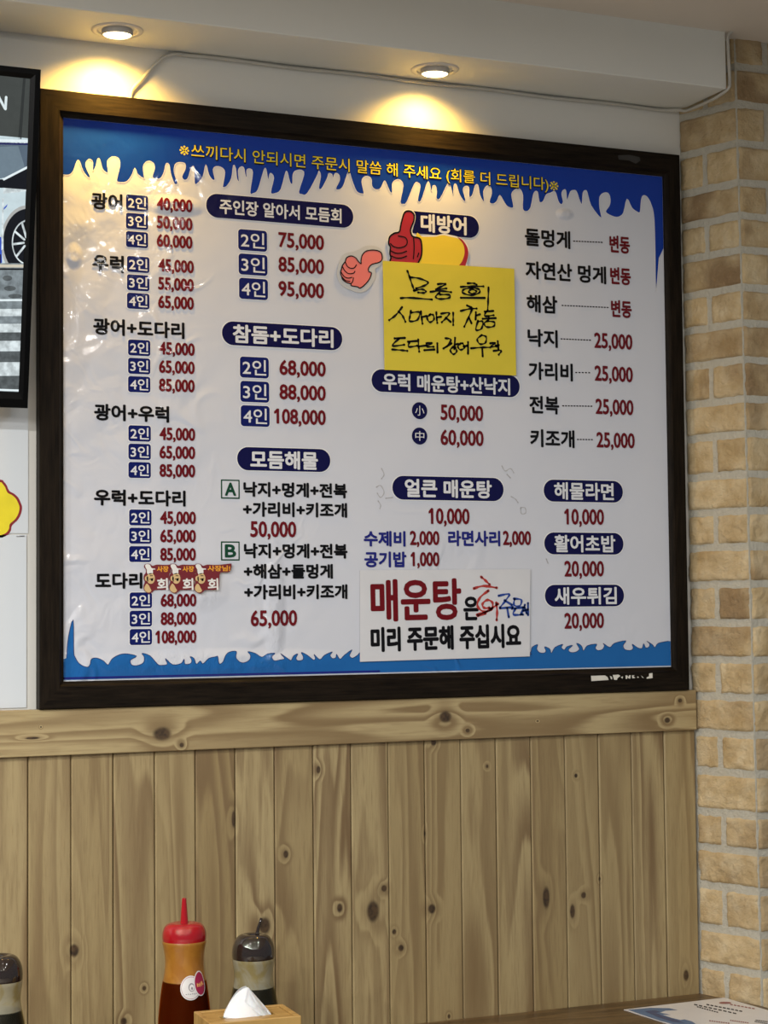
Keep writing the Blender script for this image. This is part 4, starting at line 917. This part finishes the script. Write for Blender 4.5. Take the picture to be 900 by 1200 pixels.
decal(sk, .0300, zs2, .0128, .0196, 0, .0016); decal(sk, .0300, zs2, .0110, .0178, 3, .0019)
for u_, z_, rx_, rz_ in ((.0235, -.002, .0012, .0035), (.0262, -.001, .0026, .0008), (.0262, -.0035, .0026, .0008), (.0290, -.002, .001, .0035), (.0325, -.001, .0012, .0042), (.0348, .0, .0011, .003), (.0368, -.002, .0018, .0009)): decal(sk, u_, zs2+z_, rx_, rz_, 4, .0022, 10)
so_ = sk.build('sticker', [plain('round_label_white', (.62, .60, .58), .4), plain('label_rim_red', (.35, .10, .12), .4), plain('label_grey', (.22, .21, .22), .4), plain('label_magenta', (.28, .010, .050), .3), plain('label_gold', (.62, .30, .10), .4)], kt, sharp=True)
so_['label'] = 'round white sticker overlapped by a magenta oval'
# soy sauce bottle with a bent spout
M_bc = plain('dark_brown_cap_plastic', (.018, .012, .010), .05, .05, coat=.7, coatr=.03); M_soy = sauce('soy_sauce', (.0025, .003, .004), (.005, .005, .006), .3)
x2, hc2, ht2 = bottle_frame(297, 1076, 1122)
so = thing('sauce_bottle', 'dark-capped bottle of black soy sauce behind the tissue box', 'bottle', (x2, BYY, TZ), 0, 'squeeze bottles of sauce on the table')
rb2 = [(RK*1.12, .0), (RK*1.20, .006)]+[(w_/2*MPX, row(297, y_)) for y_, w_ in ((1225, 59.5), (1205, 58.8), (1190, 56.8), (1176, 53.5), (1165, 49.5), (1156, 46), (1148, 43.8), (1142, 43.6), (1134, 45.4), (1127, 47.6))]+[(RK*.98, hc2*.998)]
k = MB(); k.lathe([(0, .001)]+shell(rb2), 56); M_milk = translucent('cloudy_clear_plastic', (.80, .78, .66), (.40, .375, .27), .50, (.29, .235, .10), row(297, 1157)); k.build('body', M_milk, so)
lv = row(297, 1157); q = MB(); inn = [(max(0, r-.0012), z) for r, z in shell(rb2) if z < lv]; q.lathe([(0, .003)]+inn+[(inn[-1][0], lv), (0, lv)], 56); q.build('sauce', M_soy, so)
chh = at(297, 1095, 1, BYY).z-TZ-hc2
cap2 = [(RK*.98, -.001), (RK*1.0, .002), (RK*1.0, chh*.30), (RK*.93, chh*.62), (RK*.75, chh*.90), (RK*.50, chh*1.02), (RK*.26, chh*.97), (RK*.10, chh*.86)]
k = MB(); k.lathe([(r, z+hc2) for r, z in shell(cap2)]+[(.0001, hc2+chh*.85)], 56); c2 = k.build('cap', M_bc, so)
def spout_pts(): 
    b0 = Vector((0, 0, hc2+chh*.82)); o_ = Vector((math.cos(view+1.57), math.sin(view+1.57), 0))
    return [b0+o_*.0065, b0+o_*.0065+Vector((0, 0, .010)), b0+o_*.0085+Vector((0, 0, .018)), b0+o_*.0115+Vector((0, 0, .026)), b0+o_*.0135+Vector((0, 0, ht2-b0.z))]
k = MB(); k.tube(spout_pts(), [.0036, .0032, .0029, .0026, .0024], 14); k.build('nozzle', M_bc, c2)
x3, hc3, ht3 = bottle_frame(0, 1101, 1147)
s3 = so.copy(); COL.objects.link(s3); s3.location = (x3, BYY, TZ); s3.rotation_euler.z = 2.4
s3['label'] = 'dark-capped bottle of black soy sauce cut off by the left edge of the photo'
for ch in list(so.children):
    c_ = ch.copy(); COL.objects.link(c_); c_.parent = s3
    for g in ch.children: d = g.copy(); COL.objects.link(d); d.parent = c_

# ------------------------------------------------------------------ tissue box
BT = TZ+.142
Lc, Bc, Rc, Fc = (at(*p, 2, BT) for p in ((220, 1186), (329, 1177.5), (360, 1189.5), (258, 1199.5)))
ctr = (Lc+Rc)/2
wv_ = ((Bc-Lc)+(Rc-Fc))/2; bw = wv_.length; ang = math.atan2(wv_.y, wv_.x); bd = ((Lc-Fc).length+(Bc-Rc).length)/2
M_box = wood('tissue_box_wood', 3, (.43, .27, .085), (.36, .215, .062), (.25, .135, .035), 1.6, (), None, .4)
tbx = thing('tissue_box', 'light wooden tissue box in front of the sauce bottles', 'tissue box', (ctr.x, ctr.y, TZ), ang)
hgt = BT-TZ; wl = .008
k = MB()
for (xa, ya, xb, yb) in ((-bw/2, -bd/2, bw/2, -bd/2+wl), (-bw/2, bd/2-wl, bw/2, bd/2), (-bw/2, -bd/2+wl, -bw/2+wl, bd/2-wl), (bw/2-wl, -bd/2+wl, bw/2, bd/2-wl)): k.box((xa, ya, 0), (xb, yb, hgt))
k.box((-bw/2+wl, -bd/2+wl, .0), (bw/2-wl, bd/2-wl, .005)); k.build('box_body', M_box, tbx, bevel=.0012)
k = MB(); sw, sd_ = bw*.30, .010
lx, ly = bw/2-wl-.001, bd/2-wl-.001; z0, z1 = hgt-.010, hgt-.0025
k.box((-lx, -ly, z0), (-sw, ly, z1)); k.box((sw, -ly, z0), (lx, ly, z1)); k.box((-sw, -ly, z0), (sw, -sd_, z1)); k.box((-sw, sd_, z0), (sw, ly, z1)); k.build('lid', M_box, tbx, bevel=.0008)
# tissue pulled up out of the slot: a folded sheet
m_t = NT('tissue_paper'); nq = m_t.noise(m_t.obj(), 60, 4); m_t.set(base=m_t.mix(nq, (.70, .70, .71), (.78, .78, .78)), rough=.9, sss=.15); m_t.bump(nq, .4, .003)
pk0 = at(287, 1156.5, 1, ctr.y); 
sL, sR = at(262, 1190, 1, ctr.y), at(317, 1187, 1, ctr.y)
bz_ = TZ+hgt-.0235
ex = (sR-sL).normalized(); ey = Vector((-ex.y, ex.x, 0)).normalized(); tw = (sR-sL).length; thh = pk0.z-(sL.z+sR.z)/2
k = MB(); nu, nv = 28, 16
def tis(u, v, off_):
    # outline: rounded left flank, straight right flank
    base = u*tw
    hp = thh*(1.0 if True else 0)
    top = (math.sin(min(1, u/.50)*math.pi/2)**.8 if u < .5 else max(0.0, 1-(u-.5)/.5)**.95)
    h_ = top*hp*v
    dep = (.014*(1-v)+.004)*math.sin(u*math.pi)*off_ + .0035*math.sin(u*9+v*4)*off_*(1-v*.6)
    return sL+ex*base+ey*dep+Vector((0, 0, h_-.004*(1-v)))
for off_ in (-1, 1):
    vs = [tis(i/nu, j/nv, off_) for j in range(nv+1) for i in range(nu+1)]
    k.add(vs, [(j*(nu+1)+i, j*(nu+1)+i+1, (j+1)*(nu+1)+i+1, (j+1)*(nu+1)+i) for j in range(nv) for i in range(nu)], 0, True)
fold = [(.50, 1.0), (.60, .86), (.72, .70), (.84, .52), (.97, .30), (.99, .10), (.86, .06), (.70, .16), (.54, .34), (.40, .56), (.44, .80)]
fv = [tis(u, v, -1)+ey*(-.0012-.0016*math.sin(min(1, i/10)*math.pi)) for i, (u, v) in enumerate(fold)]; fc = sum(fv, Vector())/len(fv)+ey*-.0012
k.add([fc]+fv, [(0, 1+i, 1+(i+1) % len(fv)) for i in range(len(fv))], 0)
tag(k.build('tissue', m_t.mat, sharp=True), 'white tissue sticking up out of the wooden tissue box', 'tissue')
